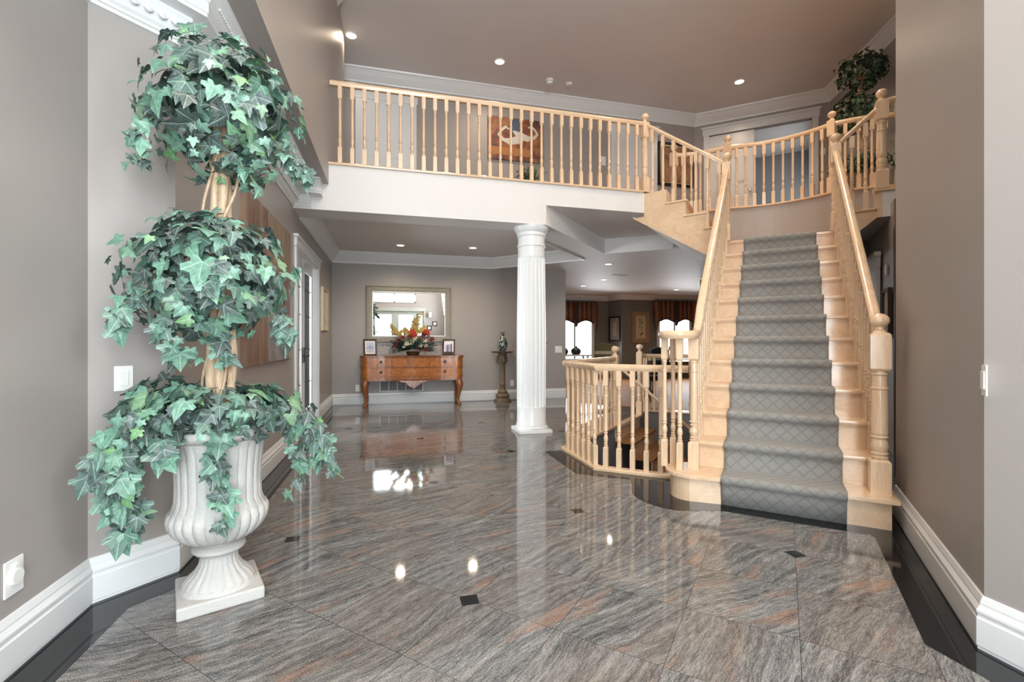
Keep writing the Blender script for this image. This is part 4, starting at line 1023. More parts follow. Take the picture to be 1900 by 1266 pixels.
# ---- photo frames
def photo(label, x, y, rz, painter):
    t = thing('photo_frame', label, 'picture frame', (x, y, .905), rz)
    tilt = Matrix.Rotation(radians(-9), 4, 'X')
    mb = MB(); framesweep(mb, .235, .30, [(0, 0), (0, .016), (.006, .020), (.026, .014), (.030, .008), (.030, 0)], mtx=tilt @ Matrix.Translation((0, 0, .15))); f = mb.build('frame', M['darkwood'], t)
    mb = MB(); mb.box(-.09, .09, -.006, -.002, .028, .272, tilt); mb.build('photograph', M['photo_mat'], t)
    painter(t, tilt)
    mb = MB(); mb.box(-.03, .03, .0, .006, .02, .20, Matrix.Translation((0, .10, 0)) @ Matrix.Rotation(radians(22), 4, 'X')); mb.build('easel_back', M['darkwood'], t)
cm = {}
def flat(name, c, r=.6):
    if name not in cm: cm[name] = newmat(name, c, r)[0]
    return cm[name]
def pic_beach(t, tilt):
    mb = MB(); mb.box(-.065, .065, -.0075, -.006, .06, .24, tilt); mb.build('picture_sky', flat('pale_lilac', (.55, .6, .78)), t)
    mb = MB(); mb.box(-.065, .065, -.0085, -.0075, .135, .146, tilt); mb.box(-.006, .008, -.009, -.0075, .135, .18, tilt); mb.box(-.012, .0, -.009, -.0075, .10, .12, tilt); mb.build('picture_figures', flat('slate_blue', (.15, .2, .33)), t)
    mb = MB(); mb.box(-.065, .0, -.0085, -.0075, .06, .085, tilt); mb.build('picture_sand', flat('peach', (.75, .5, .35)), t)
def pic_people(t, tilt):
    for i, (x, z, c) in enumerate(((-.045, .175, 'lavender_grey'), (-.015, .18, 'deep_violet'), (.02, .185, 'lavender_grey'), (.05, .2, 'deep_violet'))):
        mb = MB(); mb.box(x - .013, x + .013, -.0085, -.006, .055, z, tilt); mb.lathe([(.001, -.012), (.011, -.006), (.012, .004), (.001, .012)], seg=10, mtx=tilt @ Matrix.Translation((x, -.007, z + .012)) @ Matrix.Diagonal((1, .15, 1, 1)), cap=False)
        mb.build('picture_people', flat(c, (.35, .33, .5) if c[0] == 'l' else (.08, .06, .18)), t)
    mb = MB(); mb.box(-.085, .085, -.0088, -.006, .03, .065, tilt); mb.build('picture_ground', flat('near_black', (.02, .02, .025)), t)
photo('dark-framed photo of a pale beach scene, on the left of the sideboard', -.365, 8.70, radians(14), pic_beach)
photo('dark-framed photo of standing people, on the right of the sideboard', 1.04, 8.70, radians(-12), pic_people)

# ---- flower arrangement
fa = thing('flower_arrangement', 'large silk flower arrangement with yellow spikes and red blooms on the sideboard', 'flowers', (.385, 8.64, .905))
mb = MB(); mb.lathe([(.085, 0), (.09, .01), (.095, .03), (.11, .06), (.103, .062), (.08, .04), (.001, .035)], seg=24, cap=False); mb.build('bowl', M['darkwood'], fa)
mb = MB()
def frond(mb, p, d, L, w, n=9):
    p = Vector(p); d = Vector(d).normalized(); side = d.cross(Vector((0, 0, 1))).normalized()
    for i in range(1, n):
        t_ = i / n; c = p + d * L * t_ + Vector((0, 0, -.10 * L * t_ * t_ * 4 * .25))
        for s_ in (-1, 1):
            tip = c + side * s_ * w * (1 - t_ * .5) + d * w * .5 + Vector((0, 0, rnd.uniform(-.012, .012))); m_ = (c + tip) / 2
            mb.add([c, m_ + d * .016 + Vector((0, 0, .006)), tip, m_ - d * .016], [(0, 1, 2, 3)])
for k in range(110):
    a = rnd.uniform(0, 2 * pi); sq = rnd.uniform(.16, .46) * (.75 if sin(a) > 0 else 1); e = rnd.uniform(-.12, .40)
    frond(mb, (cos(a) * .05, sin(a) * .03, .08 + rnd.uniform(0, .08)), (cos(a) * 1, sin(a) * .38, e), sq, .055)
mb.build('foliage', flat('spruce_green', (.045, .10, .075), .6), fa)
def bloom(mb, c, r, n=6):
    c = Vector(c); ax = Vector((rnd.uniform(-.5, .5), -1, rnd.uniform(0, .9))).normalized(); q = ax.to_track_quat('Z', 'Y')
    for ring, (rr_, h_) in enumerate(((r, .0), (r * .6, r * .35))):
        for k in range(n):
            a = 2 * pi * k / n + ring * .5; 
            vs = [Vector((0, 0, h_ * .3)), Vector((rr_ * .6 * cos(a - .4), rr_ * .6 * sin(a - .4), h_ + .004)), Vector((rr_ * cos(a), rr_ * sin(a), h_ + rr_ * .35)), Vector((rr_ * .6 * cos(a + .4), rr_ * .6 * sin(a + .4), h_ + .004))]
            mb.add([c + q @ v for v in vs], [(0, 1, 2, 3)])
specs = {'cream_blooms': ((.72, .66, .48), [(-.10, .06, .17, .045), (-.02, .05, .19, .045), (.10, .05, .16, .045), (.17, .03, .22, .045), (.19, .03, .14, .038), (.03, .05, .25, .04), (-.14, .03, .13, .03)]),
         'wine_blooms': ((.20, .03, .05), [(-.22, .02, .22, .05), (-.16, .05, .27, .04), (.14, .04, .29, .04), (.28, .02, .24, .055), (.06, .06, .12, .04), (-.06, .04, .28, .04), (.18, .05, .09, .04), (-.27, .02, .15, .04)]),
         'scarlet_blooms': ((.50, .05, .025), [(-.02, .05, .35, .06), (.01, .05, .30, .05), (.19, .04, .36, .055), (.22, .03, .33, .04)]),
         'gold_blooms': ((.62, .46, .15), [(-.28, .0, .36, .05), (-.22, .0, .33, .05), (-.17, .02, .36, .04), (.12, .03, .38, .05), (.16, .03, .42, .045), (.08, .03, .34, .045), (-.10, .03, .33, .04)])}
for nm, (c, pts) in specs.items():
    for x, y, z, r in pts:
        mb = MB(); bloom(mb, (x, -y - .06, z), r * 1.15); bloom(mb, (x + .01, -y - .05, z + .01), r * .85, 5); bloom(mb, (x - .01, -y - .065, z), r * .6, 5); mb.build(nm[:-1], flat('silk_' + nm, c, .6), fa)
mb = MB()
for (x0, z0, x1, z1) in ((.02, .25, .11, .66), (-.05, .28, -.13, .42), (-.15, .25, -.34, .47), (.0, .3, .03, .55)):
    for i in range(44):
        t_ = i / 43; c = (x0 + (x1 - x0) * t_ + rnd.uniform(-.02, .02), -.06 + rnd.uniform(-.02, .02), z0 + (z1 - z0) * t_); bloom(mb, c, .036 * (1.3 - t_ * .6), 4)
mb.build('yellow_spikes', flat('mustard_yellow', (.50, .38, .14)), fa)
mb = MB()
for k in range(30):
    a = rnd.uniform(-.9, .9); L = rnd.uniform(.3, .5); mb.tube([(0, -.05, .1), (sin(a) * L * .5, -.05, .1 + cos(a) * L * .5), (sin(a) * L, -.05 + rnd.uniform(-.05, .05), .1 + cos(a) * L)], [.002, .0015, .001], 4)
mb.build('stems', flat('twig_brown', (.12, .10, .05)), fa)
fa.scale = (1.18, 1, 1.2)

# ---- return air grille
t = thing('return_air_grille', 'grey slotted return air grille low on the wall behind the sideboard', 'vent', (.19, 9.0, .325))
mb = MB(); mb.box(-.40, .40, -.006, 0, -.10, .10); mb.build('frame', M['plate'], t)
mb = MB()
for k in range(5): mb.box(-.385 + .156 * k, -.385 + .156 * k + .146, -.0075, -.006, -.09, .09)
mb.build('louvre_field', flat('shadow_grey', (.16, .155, .16)), t)
mb = MB()
for k in range(5):
    for j in range(11): mb.box(-.385 + .156 * k, -.385 + .156 * k + .146, -.011, -.0075, -.085 + .0165 * j, -.081 + .0165 * j)
mb.build('louvre', flat('grille_grey', (.33, .31, .31)), t)

# ---- pedestal + vase
pd = thing('pedestal_stand', 'carved aged-gilt pedestal stand with a dark octagonal top by the column', 'pedestal', (2.09, 8.75, 0))
mb = MB(); mb.lathe([(.17, 0), (.17, .03), (.135, .05), (.12, .07), (.14, .11), (.12, .15), (.09, .165), (.10, .185), (.085, .21), (.055, .24), (.05, .30), (.065, .33), (.048, .36), (.055, .60), (.05, .74), (.075, .78), (.09, .86), (.075, .90), (.10, .94)], seg=48, fn=lambda r, z, a: r * (1 + (.05 * sin(8 * a) if .2 < z < .9 else .02 * sin(12 * a)))); mb.build('carved_shaft', M['gilt'], pd)
mb = MB(); mb.lathe([(.16, .94), (.22, .948), (.225, .962), (.22, .972)], seg=8, smooth=False); mb.build('top', M['darkwood'], pd, bevel=.003)
for k in range(3):
    a = 2 * pi * k / 3 + .5; mb = MB(); mb.tube([(cos(a) * .06, sin(a) * .06, .72), (cos(a) * .115, sin(a) * .115, .78), (cos(a) * .10, sin(a) * .10, .88), (cos(a) * .05, sin(a) * .05, .90)], [.008, .016, .014, .008], 8); mb.build('scroll_bracket', M['gilt'], pd)
def vasemat():
    m, t, b = newmat('mottled_glaze', (.1, .15, .15), .15, coat=.6); tc = t.add('ShaderNodeTexCoord').outputs['Object']
    v = t.add('ShaderNodeTexVoronoi'); v.inputs['Scale'].default_value = 26; t.con(tc, v.inputs['Vector'])
    c = t.ramp(t.m('ADD', t.m('MULTIPLY', v.outputs['Distance'], .6), t.m('MULTIPLY', t.noise(tc, 14, 4), .5)), [(.3, (.01, .02, .035)), (.50, (.03, .07, .075)), (.60, (.09, .12, .10)), (.74, (.42, .42, .36))]); t.con(c, b.inputs['Base Color']); return m
va = thing('vase', 'mottled dark ceramic vase with a slim neck and two handles on the pedestal', 'vase', (2.09, 8.75, .972))
mb = MB(); mb.lathe([(.055, 0), (.06, .01), (.085, .06), (.10, .12), (.095, .18), (.065, .24), (.035, .275), (.026, .31), (.030, .35), (.042, .375), (.036, .375), (.02, .33), (.001, .32)], seg=32, cap=False); mb.build('body', vasemat(), va)
mb = MB()
for s_ in (-1, 1): mb.tube([(s_ * .027, 0, .30), (s_ * .055, 0, .33), (s_ * .060, 0, .36), (s_ * .038, 0, .37)], .006, 8)
mb.build('handle', flat('celadon', (.25, .28, .24)), va)

# ================================================================== pictures on the walls
def picmat(name, c1, c2, c3, scale, stretch=(1, 1, 1)):
    m, t, b = newmat(name, c1, .5); tc = t.add('ShaderNodeTexCoord').outputs['Object']
    n = t.noise(t.mapping(tc, stretch), scale, 4, .6, .5); t.con(t.ramp(n, [(.35, c1), (.5, c2), (.65, c3)]), b.inputs['Base Color']); return m
# large painting behind the ivy (left wall)
pt = thing('painting', 'large unframed brown and grey painting on the left wall behind the ivy', 'painting')
mb = MB(); mb.box(-1.05, -1.015, 3.72, 5.25, .97, 2.27); mb.build('canvas', picmat('umber_canvas', (.12, .06, .035), (.20, .11, .07), (.28, .18, .12), 2.2, (1, 3, .6)), pt)
mb = MB(); mb.box(-1.0155, -1.010, 4.35, 5.24, .98, 1.42); mb.build('painted_grey_field', picmat('grey_field', (.17, .16, .16), (.24, .22, .21), (.30, .28, .26), 5), pt)
mb = MB(); mb.box(-1.0155, -1.010, 4.35, 5.24, 1.78, 2.26); mb.build('painted_wood_field', picmat('ochre_boards', (.19, .13, .085), (.27, .20, .14), (.36, .28, .21), 3, (1, 12, 1)), pt)
mb = MB(); mb.add([(-1.009, 5.02, 1.42), (-1.009, 5.10, 1.42), (-1.009, 5.22, .99), (-1.009, 5.17, .99)], [(0, 1, 2, 3)]); mb.build('painted_post', flat('straw', (.55, .45, .28)), pt)
pt = thing('framed_picture', 'narrow gold-framed picture on the left wall beyond the french door', 'picture')
mtl = Matrix.Translation((-1.05, 7.98, 1.67)) @ Matrix.Rotation(-pi / 2, 4, 'Z') @ Matrix.Rotation(pi, 4, 'Z')
mb = MB(); framesweep(mb, .62, .68, [(0, 0), (0, .035), (.012, .042), (.035, .030), (.045, .012), (.045, 0)], mtx=mtl); mb.build('frame', M['gold_frame'], pt)
mb = MB(); mb.box(-.28, .28, -.010, -.004, -.31, .31, mtl); mb.build('print', picmat('pale_print', (.5, .5, .48), (.62, .62, .6), (.35, .36, .4), 6), pt)
for x, z, lb in ((1.54, 1.74, 'small dark square frame seen in the mirror, the lower of two'), (1.76, 1.92, 'small dark square frame seen in the mirror, the upper of two')):
    pt = thing('framed_picture', lb, 'picture'); mf = wallmtx((x, FY), (0, 1), z)
    mb = MB(); framesweep(mb, .19, .19, [(0, 0), (0, .02), (.035, .02), (.035, 0)], mtx=mf); mb.build('frame', M['darkwood'], pt)
    mb = MB(); mb.box(-.065, .065, -.008, -.001, -.065, .065, mf); mb.build('print', M['photo_mat'], pt)
t = thing('wall_sconce', 'white shaded wall sconce seen in the mirror right of the front doors', 'wall lamp', (1.55, FY, 2.28))
mb = MB(); mb.lathe([(.055, -.10), (.075, .10)], (0, .09, 0), 20, cap=False); mb.build('lamp_shade', flat('cream_shade', (.75, .72, .64)), t)
mb = MB(); mb.box(-.03, .03, 0, .012, -.08, .08); mb.tube([(0, .01, 0), (0, .09, -.02), (0, .09, .0)], .006); mb.build('bracket', M['brass'], t)
# upstairs painting of two swans
pt = thing('painting', 'unframed rust and dark painting of white swans upstairs behind the balcony', 'painting', (2.186, 8.15, 4.825))
mb = MB(); mb.box(-.52, .52, -.035, 0, -.385, .385); mb.build('canvas', picmat('rust_canvas', (.05, .04, .05), (.24, .07, .03), (.34, .16, .06), 2.6, (1.6, 1, 2)), pt)
mb = MB()
def swan(mb, cx, cz, s, fl=1):
    mb.tube([(cx - .26 * s * fl, -.037, cz), (cx - .10 * s * fl, -.037, cz - .03 * s), (cx + .08 * s * fl, -.037, cz + .02 * s), (cx + .22 * s * fl, -.037, cz + .10 * s)], [.012 * s, .06 * s, .075 * s, .02 * s], 10)
    mb.tube([(cx - .22 * s * fl, -.037, cz), (cx - .30 * s * fl, -.037, cz + .08 * s), (cx - .24 * s * fl, -.037, cz + .17 * s), (cx - .17 * s * fl, -.037, cz + .23 * s), (cx - .10 * s * fl, -.037, cz + .19 * s)], [.03 * s, .026 * s, .022 * s, .024 * s, .012 * s], 8)
swan(mb, -.02, -.02, 1.0); swan(mb, .14, .06, .9, -1)
for v_ in range(len(mb.v)): x_, y_, z_ = mb.v[v_]; mb.v[v_] = (x_, -.036 + (y_ + .037) * .06, z_)
mb.build('painted_swans', flat('chalk_white', (.62, .58, .52)), pt)
mb = MB(); mb.box(-.08, .10, -.037, -.035, .10, .37); mb.build('painted_blue_field', flat('dusk_blue', (.08, .11, .15)), pt)
mb = MB(); mb.box(-.52, .30, -.037, -.035, -.30, -.16); mb.build('painted_orange_field', flat('burnt_orange', (.42, .17, .05)), pt)
# framed picture on upstairs wall right
pt = thing('framed_picture', 'dark-framed brown picture upstairs behind the sloping left balustrade', 'picture', (5.50, 8.15, 4.69))
mb = MB(); framesweep(mb, .80, .86, [(0, 0), (0, .03), (.05, .03), (.05, 0)]); mb.build('frame', M['black_metal'], pt)
mb = MB(); framesweep(mb, .70, .76, [(0, 0), (0, .02), (.02, .02), (.02, 0)]); mb.build('gilt_slip', M['gold_frame'], pt)
mb = MB(); mb.box(-.35, .35, -.010, -.004, -.38, .38); mb.build('print', picmat('ochre_print', (.08, .05, .04), (.30, .15, .08), (.45, .28, .16), 3), pt)
# picture seen edge-on at the far right upstairs
w3 = (Vector(WU[3]) - Vector(WU[2])).normalized(); n3 = Vector((w3.y, -w3.x)); pc = Vector(WU[2]) + w3 * .45
pt = thing('framed_picture', 'dark-framed picture seen almost edge-on upstairs beside the dark ivy', 'picture')
mt3 = wallmtx(tuple(pc), tuple(n3), 4.95)
mb = MB(); framesweep(mb, .55, .75, [(0, 0), (0, .035), (.05, .035), (.05, 0)], mtx=mt3); mb.build('frame', M['black_metal'], pt)
mb = MB(); mb.box(-.23, .23, -.02, -.005, -.33, .33, mt3); mb.build('print', flat('buff', (.45, .38, .28)), pt)
# small dark plant below the swan painting
def leaf_pts():
    o = [(0, -.10), (.20, -.30), (.42, -.26), (.36, -.06), (.62, .10), (.58, .30), (.30, .34), (.24, .58), (0, 1.0)]
    return o + [(-x, y) for x, y in reversed(o[1:-1])]
LP = leaf_pts()
def leaf(mb, c, nrm, tip, s, curl=.25):
    n = Vector(nrm).normalized(); t_ = Vector(tip); t_ = t_ - n * t_.dot(n)
    if t_.length < 1e-4: t_ = n.orthogonal()
    t_.normalize(); b_ = t_.cross(n); c = Vector(c); cu = curl * rnd.uniform(.3, 1.8); fold = rnd.uniform(-.05, .40); ph = rnd.uniform(0, 6)
    def P(x, y):
        z = -cu * (x * x + (y - .2) * (y - .2)) + fold * abs(x) + .05 * sin(x * 7 + ph) * abs(x)
        return c + b_ * (x * s) + t_ * ((y - .1) * s) + n * (z * s)
    N = len(LP)
    vs = [P(0, .08)] + [P(x * .5, .08 + (y - .08) * .5) for x, y in LP] + [P(x, y) for x, y in LP]
    fs = []
    for i in range(N):
        j = (i + 1) % N; fs.append((0, 1 + i, 1 + j)); fs.append((1 + i, 1 + N + i, 1 + N + j, 1 + j))
    mb.add(vs, fs, False)
    mb.luv += [(0, .08)] + [(x * .5, .08 + (y - .08) * .5) for x, y in LP] + list(LP)
def leafball(mb, c, rx, rz, n, s0, s1, hollow=.55, ry=None, lim=None):
    ry = ry or rx
    for _ in range(n):
        while True:
            d = Vector((rnd.gauss(0, 1), rnd.gauss(0, 1), rnd.gauss(0, 1)))
            if d.length > .1: d.normalize(); break
        k = hollow + (1 - hollow) * rnd.random() ** .6 * rnd.uniform(.9, 1.12)
        p = Vector((c[0] + d.x * rx * k, c[1] + d.y * ry * k, c[2] + d.z * rz * k))
        if lim and not lim(p): continue
        nn = d + Vector((rnd.uniform(-.6, .6), rnd.uniform(-.6, .6), rnd.uniform(-.3, .8)))
        tp = Vector((d.x, d.y, -.9)) + Vector((rnd.uniform(-.8, .8), rnd.uniform(-.8, .8), rnd.uniform(-.5, .5)))
        leaf(mb, p, nn, tp, s0 + (s1 - s0) * rnd.random() ** 1.5)
sp = thing('potted_plant', 'small dark leafy plant on the upstairs floor below the swan painting', 'plant', (2.33, 7.75, UP))
mb = MB(); mb.lathe([(.10, 0), (.13, .25), (.14, .26), (.12, .26), (.001, .24)], seg=20, cap=False); mb.build('pot', M['darkwood'], sp)
mb = MB()
for k in range(60):
    a = rnd.uniform(0, 2 * pi); e = rnd.uniform(.3, 1.5); L = rnd.uniform(.28, .52); d_ = Vector((cos(a) * cos(e), sin(a) * cos(e), sin(e)))
    frond(mb, (0, 0, .24), d_, L, .05, 7)
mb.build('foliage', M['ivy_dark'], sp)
mb = MB()
for k in range(20): a = rnd.uniform(0, 2 * pi); mb.tube([(0, 0, .22), (cos(a) * .1, sin(a) * .1, .5), (cos(a) * .2, sin(a) * .2, .68)], .004, 5)
mb.build('stem', M['vine'], sp)
# tall shelf under it is not shown: plant stands at the rail on a low stool
sp.location = (2.30, 7.58, UP + .34)
ls = thing('plant_stand', 'low dark stand under the small plant upstairs', 'plant stand', (2.30, 7.58, UP))
mb = MB(); mb.lathe([(.16, .315), (.17, .32), (.17, .34)], seg=24); mb.build('top', M['darkwood'], ls)
for k in range(3): a = 2 * pi * k / 3; mb = MB(); mb.tube([(cos(a) * .12, sin(a) * .12, .32), (cos(a) * .15, sin(a) * .15, 0)], .014); mb.build('leg', M['darkwood'], ls)

# ================================================================== urn and ivy topiary
UX, UY = -.76, 2.385
un = thing('urn', 'white stone fluted urn on a square plinth at the left, holding the ivy', 'urn', (UX, UY, 0), radians(22))
mb = MB(); mb.box(-.162, .162, -.162, .162, 0, .055); mb.build('plinth', M['stone'], un, bevel=.008)
fl = lambda k, a0, z0, z1: (lambda r, z, a: r * (1 - (a0 * (abs(sin(k * a / 2)) ** .6 * -1 + 1) * (1 if z0 < z < z1 else 0))))
mb = MB(); mb.lathe([(.150, .053), (.148, .062), (.140, .070), (.142, .078), (.125, .10), (.098, .125), (.080, .155), (.074, .185), (.078, .20), (.085, .205)], seg=96, fn=fl(22, .07, .075, .19)); mb.build('foot', M['stone'], un)
mb = MB(); mb.lathe([(.080, .20), (.095, .206), (.106, .218), (.106, .230), (.095, .240), (.075, .246), (.07, .26)], seg=48); mb.build('collar', M['stone'], un)
mb = MB()
pr = [(.06, .250), (.10, .258), (.145, .278), (.178, .308), (.198, .345), (.203, .375), (.198, .398), (.184, .412), (.180, .420), (.172, .45), (.170, .52), (.173, .60), (.182, .68), (.192, .715), (.192, .722)]
def bowlf(r, z, a):
    k = abs(sin(13 * a)) ** .7
    if z < .405: return r * (1 - .055 * (1 - k) * min(1, (z - .25) / .05))
    if .425 < z < .70: return r * (1 - .04 * (1 - abs(sin(13 * a)) ** .5))
    return r
mb.lathe(pr, seg=26 * 8, fn=bowlf); mb.build('bowl', M['stone'], un)
mb = MB(); mb.lathe([(.186, .715), (.205, .722), (.228, .738), (.235, .750), (.235, .765), (.228, .772), (.205, .772), (.19, .75), (.001, .74)], seg=64, cap=False); mb.build('rim', M['stone'], un)

tp = thing('ivy_topiary', 'tall faded-green ivy topiary of two leaf balls on twisted stems in the stone urn', 'plant', (UX, UY, .745))
tp0 = Vector((UX, UY, .745))
for k in range(4):
    mb = MB(); path = []; ph = k * 1.7
    for i in range(26):
        z = i / 25 * 1.52; rr_ = .028 + .012 * sin(z * 3 + k); path.append((rr_ * cos(ph + z * (1.1 + .3 * k)) + .012 * sin(z * 5 + k), rr_ * sin(ph + z * (1.1 + .3 * k)), z - .02))
    mb.tube(path, [.021 + .003 * sin(i * 1.3 + k) for i in range(26)], 10); mb.build('stem', M['bark'], tp)
mb = MB()
for k in range(3):
    path = []
    for i in range(40): z = i / 39 * 1.5; a = k * 2.1 + z * 5.5; r_ = .055 + .02 * sin(z * 7 + k); path.append((r_ * cos(a), r_ * sin(a), z))
    mb.tube(path, .006, 6)
mb.build('winding_vine', M['bark'], tp)
def inside(p):   # keep clear of the walls
    x, y = p.x + UX, p.y + UY
    return x - y > -3.70 and x > -1.02 - (0 if y > 2.66 else .3)
mb = MB(); leafball(mb, (0, 0, 1.46), .28, .30, 270, .045, .125, .5, lim=inside); leafball(mb, (-.04, 0, 1.68), .17, .13, 40, .04, .10, .6, lim=inside); leafball(mb, (.02, 0, 1.44), .34, .33, 200, .03, .07, .85, lim=inside); mb.build('upper_foliage', M['ivy'], tp, fix=False)
mb = MB(); leafball(mb, (-.02, 0, .71), .29, .28, 270, .045, .125, .5, lim=inside); leafball(mb, (.0, 0, .86), .18, .13, 40, .04, .10, .6, lim=inside); leafball(mb, (-.03, 0, .70), .36, .30, 210, .03, .07, .8, lim=inside); mb.build('middle_foliage', M['ivy'], tp, fix=False)
mb = MB(); leafball(mb, (-.03, -.02, .11), .35, .11, 250, .05, .12, .3, lim=inside); leafball(mb, (-.2, .02, .13), .20, .13, 50, .05, .13, .5, lim=inside); leafball(mb, (0, -.02, .09), .41, .13, 110, .03, .07, .7, lim=inside); mb.build('lower_foliage', M['ivy'], tp, fix=False)
# local directions: rgt = across the urn, frw = from the urn towards the middle of the foyer
rgt = Vector((.953, .304, 0)); frw = Vector((.304, -.953, 0))
def vine(pts, n, s0, s1, spread=.03):
    mb = MB(); P = [Vector(p) for p in pts]; path = []
    for i in range(len(P) - 1):
        for k in range(5): path.append(P[i].lerp(P[i + 1], k / 5))
    path.append(P[-1]); st_ = MB(); st_.tube(path, .0022, 5); 
    for i in range(n):
        f_ = rnd.random() ** .85 * (len(path) - 1); k = int(f_); p = path[k].lerp(path[min(k + 1, len(path) - 1)], f_ - k) + Vector((rnd.uniform(-1, 1), rnd.uniform(-1, 1), rnd.uniform(-.7, .7))) * spread
        if not inside(p): continue
        leaf(mb, p, frw + Vector((rnd.uniform(-.9, .9), rnd.uniform(-.6, .6), rnd.uniform(-.2, 1.1))), (rnd.uniform(-.8, .8), rnd.uniform(-.8, .8), -1), rnd.uniform(s0, s1), .35)
    o = mb.build('trailing_vine', M['ivy'], tp, fix=False); st_.build('runner_stem', M['vine'], o)
def V(r, f, z): q = rgt * r + frw * f; return (q.x, q.y, z)
vine([V(-.22, .14, .10), V(-.31, .14, .05), V(-.37, .13, -.06), V(-.38, .12, -.16)], 44, .05, .11, .05)
vine([V(-.24, .16, .10), V(-.29, .18, .0), V(-.32, .18, -.14), V(-.31, .17, -.28), V(-.29, .16, -.38)], 46, .035, .095, .04)
vine([V(-.32, .17, -.10), V(-.35, .17, -.2), V(-.36, .17, -.26)], 8, .06, .10, .03)
vine([V(.0, .20, .06), V(-.01, .26, -.02), V(-.01, .26, -.12), V(.01, .25, -.24), V(.02, .24, -.36)], 22, .04, .105, .02)
vine([V(.22, .12, .08), V(.36, .12, .03), V(.41, .11, -.08), V(.42, .10, -.20)], 34, .035, .09, .035)
vine([V(.36, .12, -.02), V(.42, .12, -.14), V(.47, .12, -.22), V(.52, .12, -.27)], 9, .03, .06, .02)
vine([V(.34, .12, -.08), V(.32, .13, -.22), V(.25, .15, -.33)], 7, .035, .07, .015)
vine([V(.24, -.05, .06), V(.31, -.04, -.06), V(.31, -.04, -.20)], 18, .03, .06, .03)
vine([V(-.14, .2, .06), V(-.20, .24, -.02), V(-.14, .26, -.09)], 8, .06, .10, .02)
vine([V(-.20, .05, 1.40), V(-.29, .08, 1.26), V(-.28, .08, 1.15)], 22, .035, .075, .035)
vine([V(.20, .06, 1.38), V(.30, .08, 1.26), V(.36, .08, 1.18)], 24, .035, .08, .04)
vine([V(.05, .12, 1.22), V(.12, .14, 1.14), V(.16, .14, 1.06)], 9, .03, .07, .02)
vine([V(-.24, .10, .62), V(-.33, .10, .54), V(-.36, .10, .46)], 20, .035, .08, .035)
vine([V(-.20, .10, .5), V(-.18, .12, .40), V(-.10, .12, .30)], 16, .035, .09, .035)
vine([V(-.03, .10, .5), V(-.0, .10, .38), V(.03, .10, .30)], 16, .035, .09, .03)
vine([V(.20, .10, .55), V(.26, .12, .46), V(.26, .12, .40)], 14, .03, .08, .03)
# dark topiary upstairs (same kind, its own build)
t2 = thing('ivy_topiary', 'dark green ivy topiary upstairs behind the right posts', 'plant', (6.62, 5.25, UP))
mb = MB(); mb.lathe([(.13, 0), (.15, .03), (.12, .08), (.17, .25), (.21, .40), (.23, .42), (.21, .44), (.001, .42)], seg=28, cap=False); mb.build('pot', flat('buff_pottery', (.38, .30, .22)), t2)
mb = MB(); mb.tube([(0, 0, .4), (.02, 0, .9), (-.02, .01, 1.4), (0, 0, 2.0)], .03, 8); mb.build('stem', M['bark'], t2)
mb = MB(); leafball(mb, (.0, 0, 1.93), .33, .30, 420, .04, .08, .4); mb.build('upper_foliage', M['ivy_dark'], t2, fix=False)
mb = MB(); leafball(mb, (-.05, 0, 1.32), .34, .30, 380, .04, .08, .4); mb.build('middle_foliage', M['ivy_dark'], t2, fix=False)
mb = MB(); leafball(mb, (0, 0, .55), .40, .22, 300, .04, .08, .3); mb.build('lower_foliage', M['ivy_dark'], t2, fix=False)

# ================================================================== far room
def far_window(name, x0, x1, z0, z1, y):
    mb = MB(); w = .05; f = y - .05
    mb.box(x0 - .09, x0, f, y, z0 - .1, z1 + .08); mb.box(x1, x1 + .09, f, y, z0 - .1, z1 + .08); mb.box(x0, x1, f, y, z1, z1 + .08); mb.box(x0 - .12, x1 + .12, f - .03, y, z0 - .12, z0)
    o = struct(name, mb, M['white'])
    xm = (x0 + x1) / 2
    mb = MB(); mb.box(x0, x1, y - .02, y - .005, z0, z1); mb.build('glass_pane', M['bright'], o)
    mb = MB(); mb.box(xm - .018, xm + .018, y - .045, y - .02, z0, z1); mb.build('mullion', flat('window_grey', (.12, .12, .12)), o)
    mb = MB()
    for k in range(16): zz = z0 + (z1 - z0) * (k + .5) / 16; mb.box(x0 + .02, x1 - .02, y - .035, y - .022, zz - .004, zz + .003)
    mb.build('blind_slats', M['white'], o)
far_window('window_2', 5.05, 6.20, .62, 2.05, 13.75)
far_window('window_3', 8.28, 9.36, .62, 2.05, 13.15)
def stripes():
    m, t, b = newmat('striped_damask', (.2, .06, .03), .7); tc = t.add('ShaderNodeTexCoord').outputs['Object']; sp_ = t.add('ShaderNodeSeparateXYZ'); t.con(tc, sp_.inputs[0])
    f = t.m('FRACT', t.m('MULTIPLY', sp_.outputs[0], 6.5)); t.con(t.ramp(f, [(0, (.10, .025, .02)), (.25, (.32, .10, .035)), (.5, (.20, .13, .06)), (.75, (.09, .035, .02))], 'CONSTANT'), b.inputs['Base Color']); return m
M['stripe'] = stripes(); M['tassel'] = flat('dark_fringe', (.035, .02, .02))
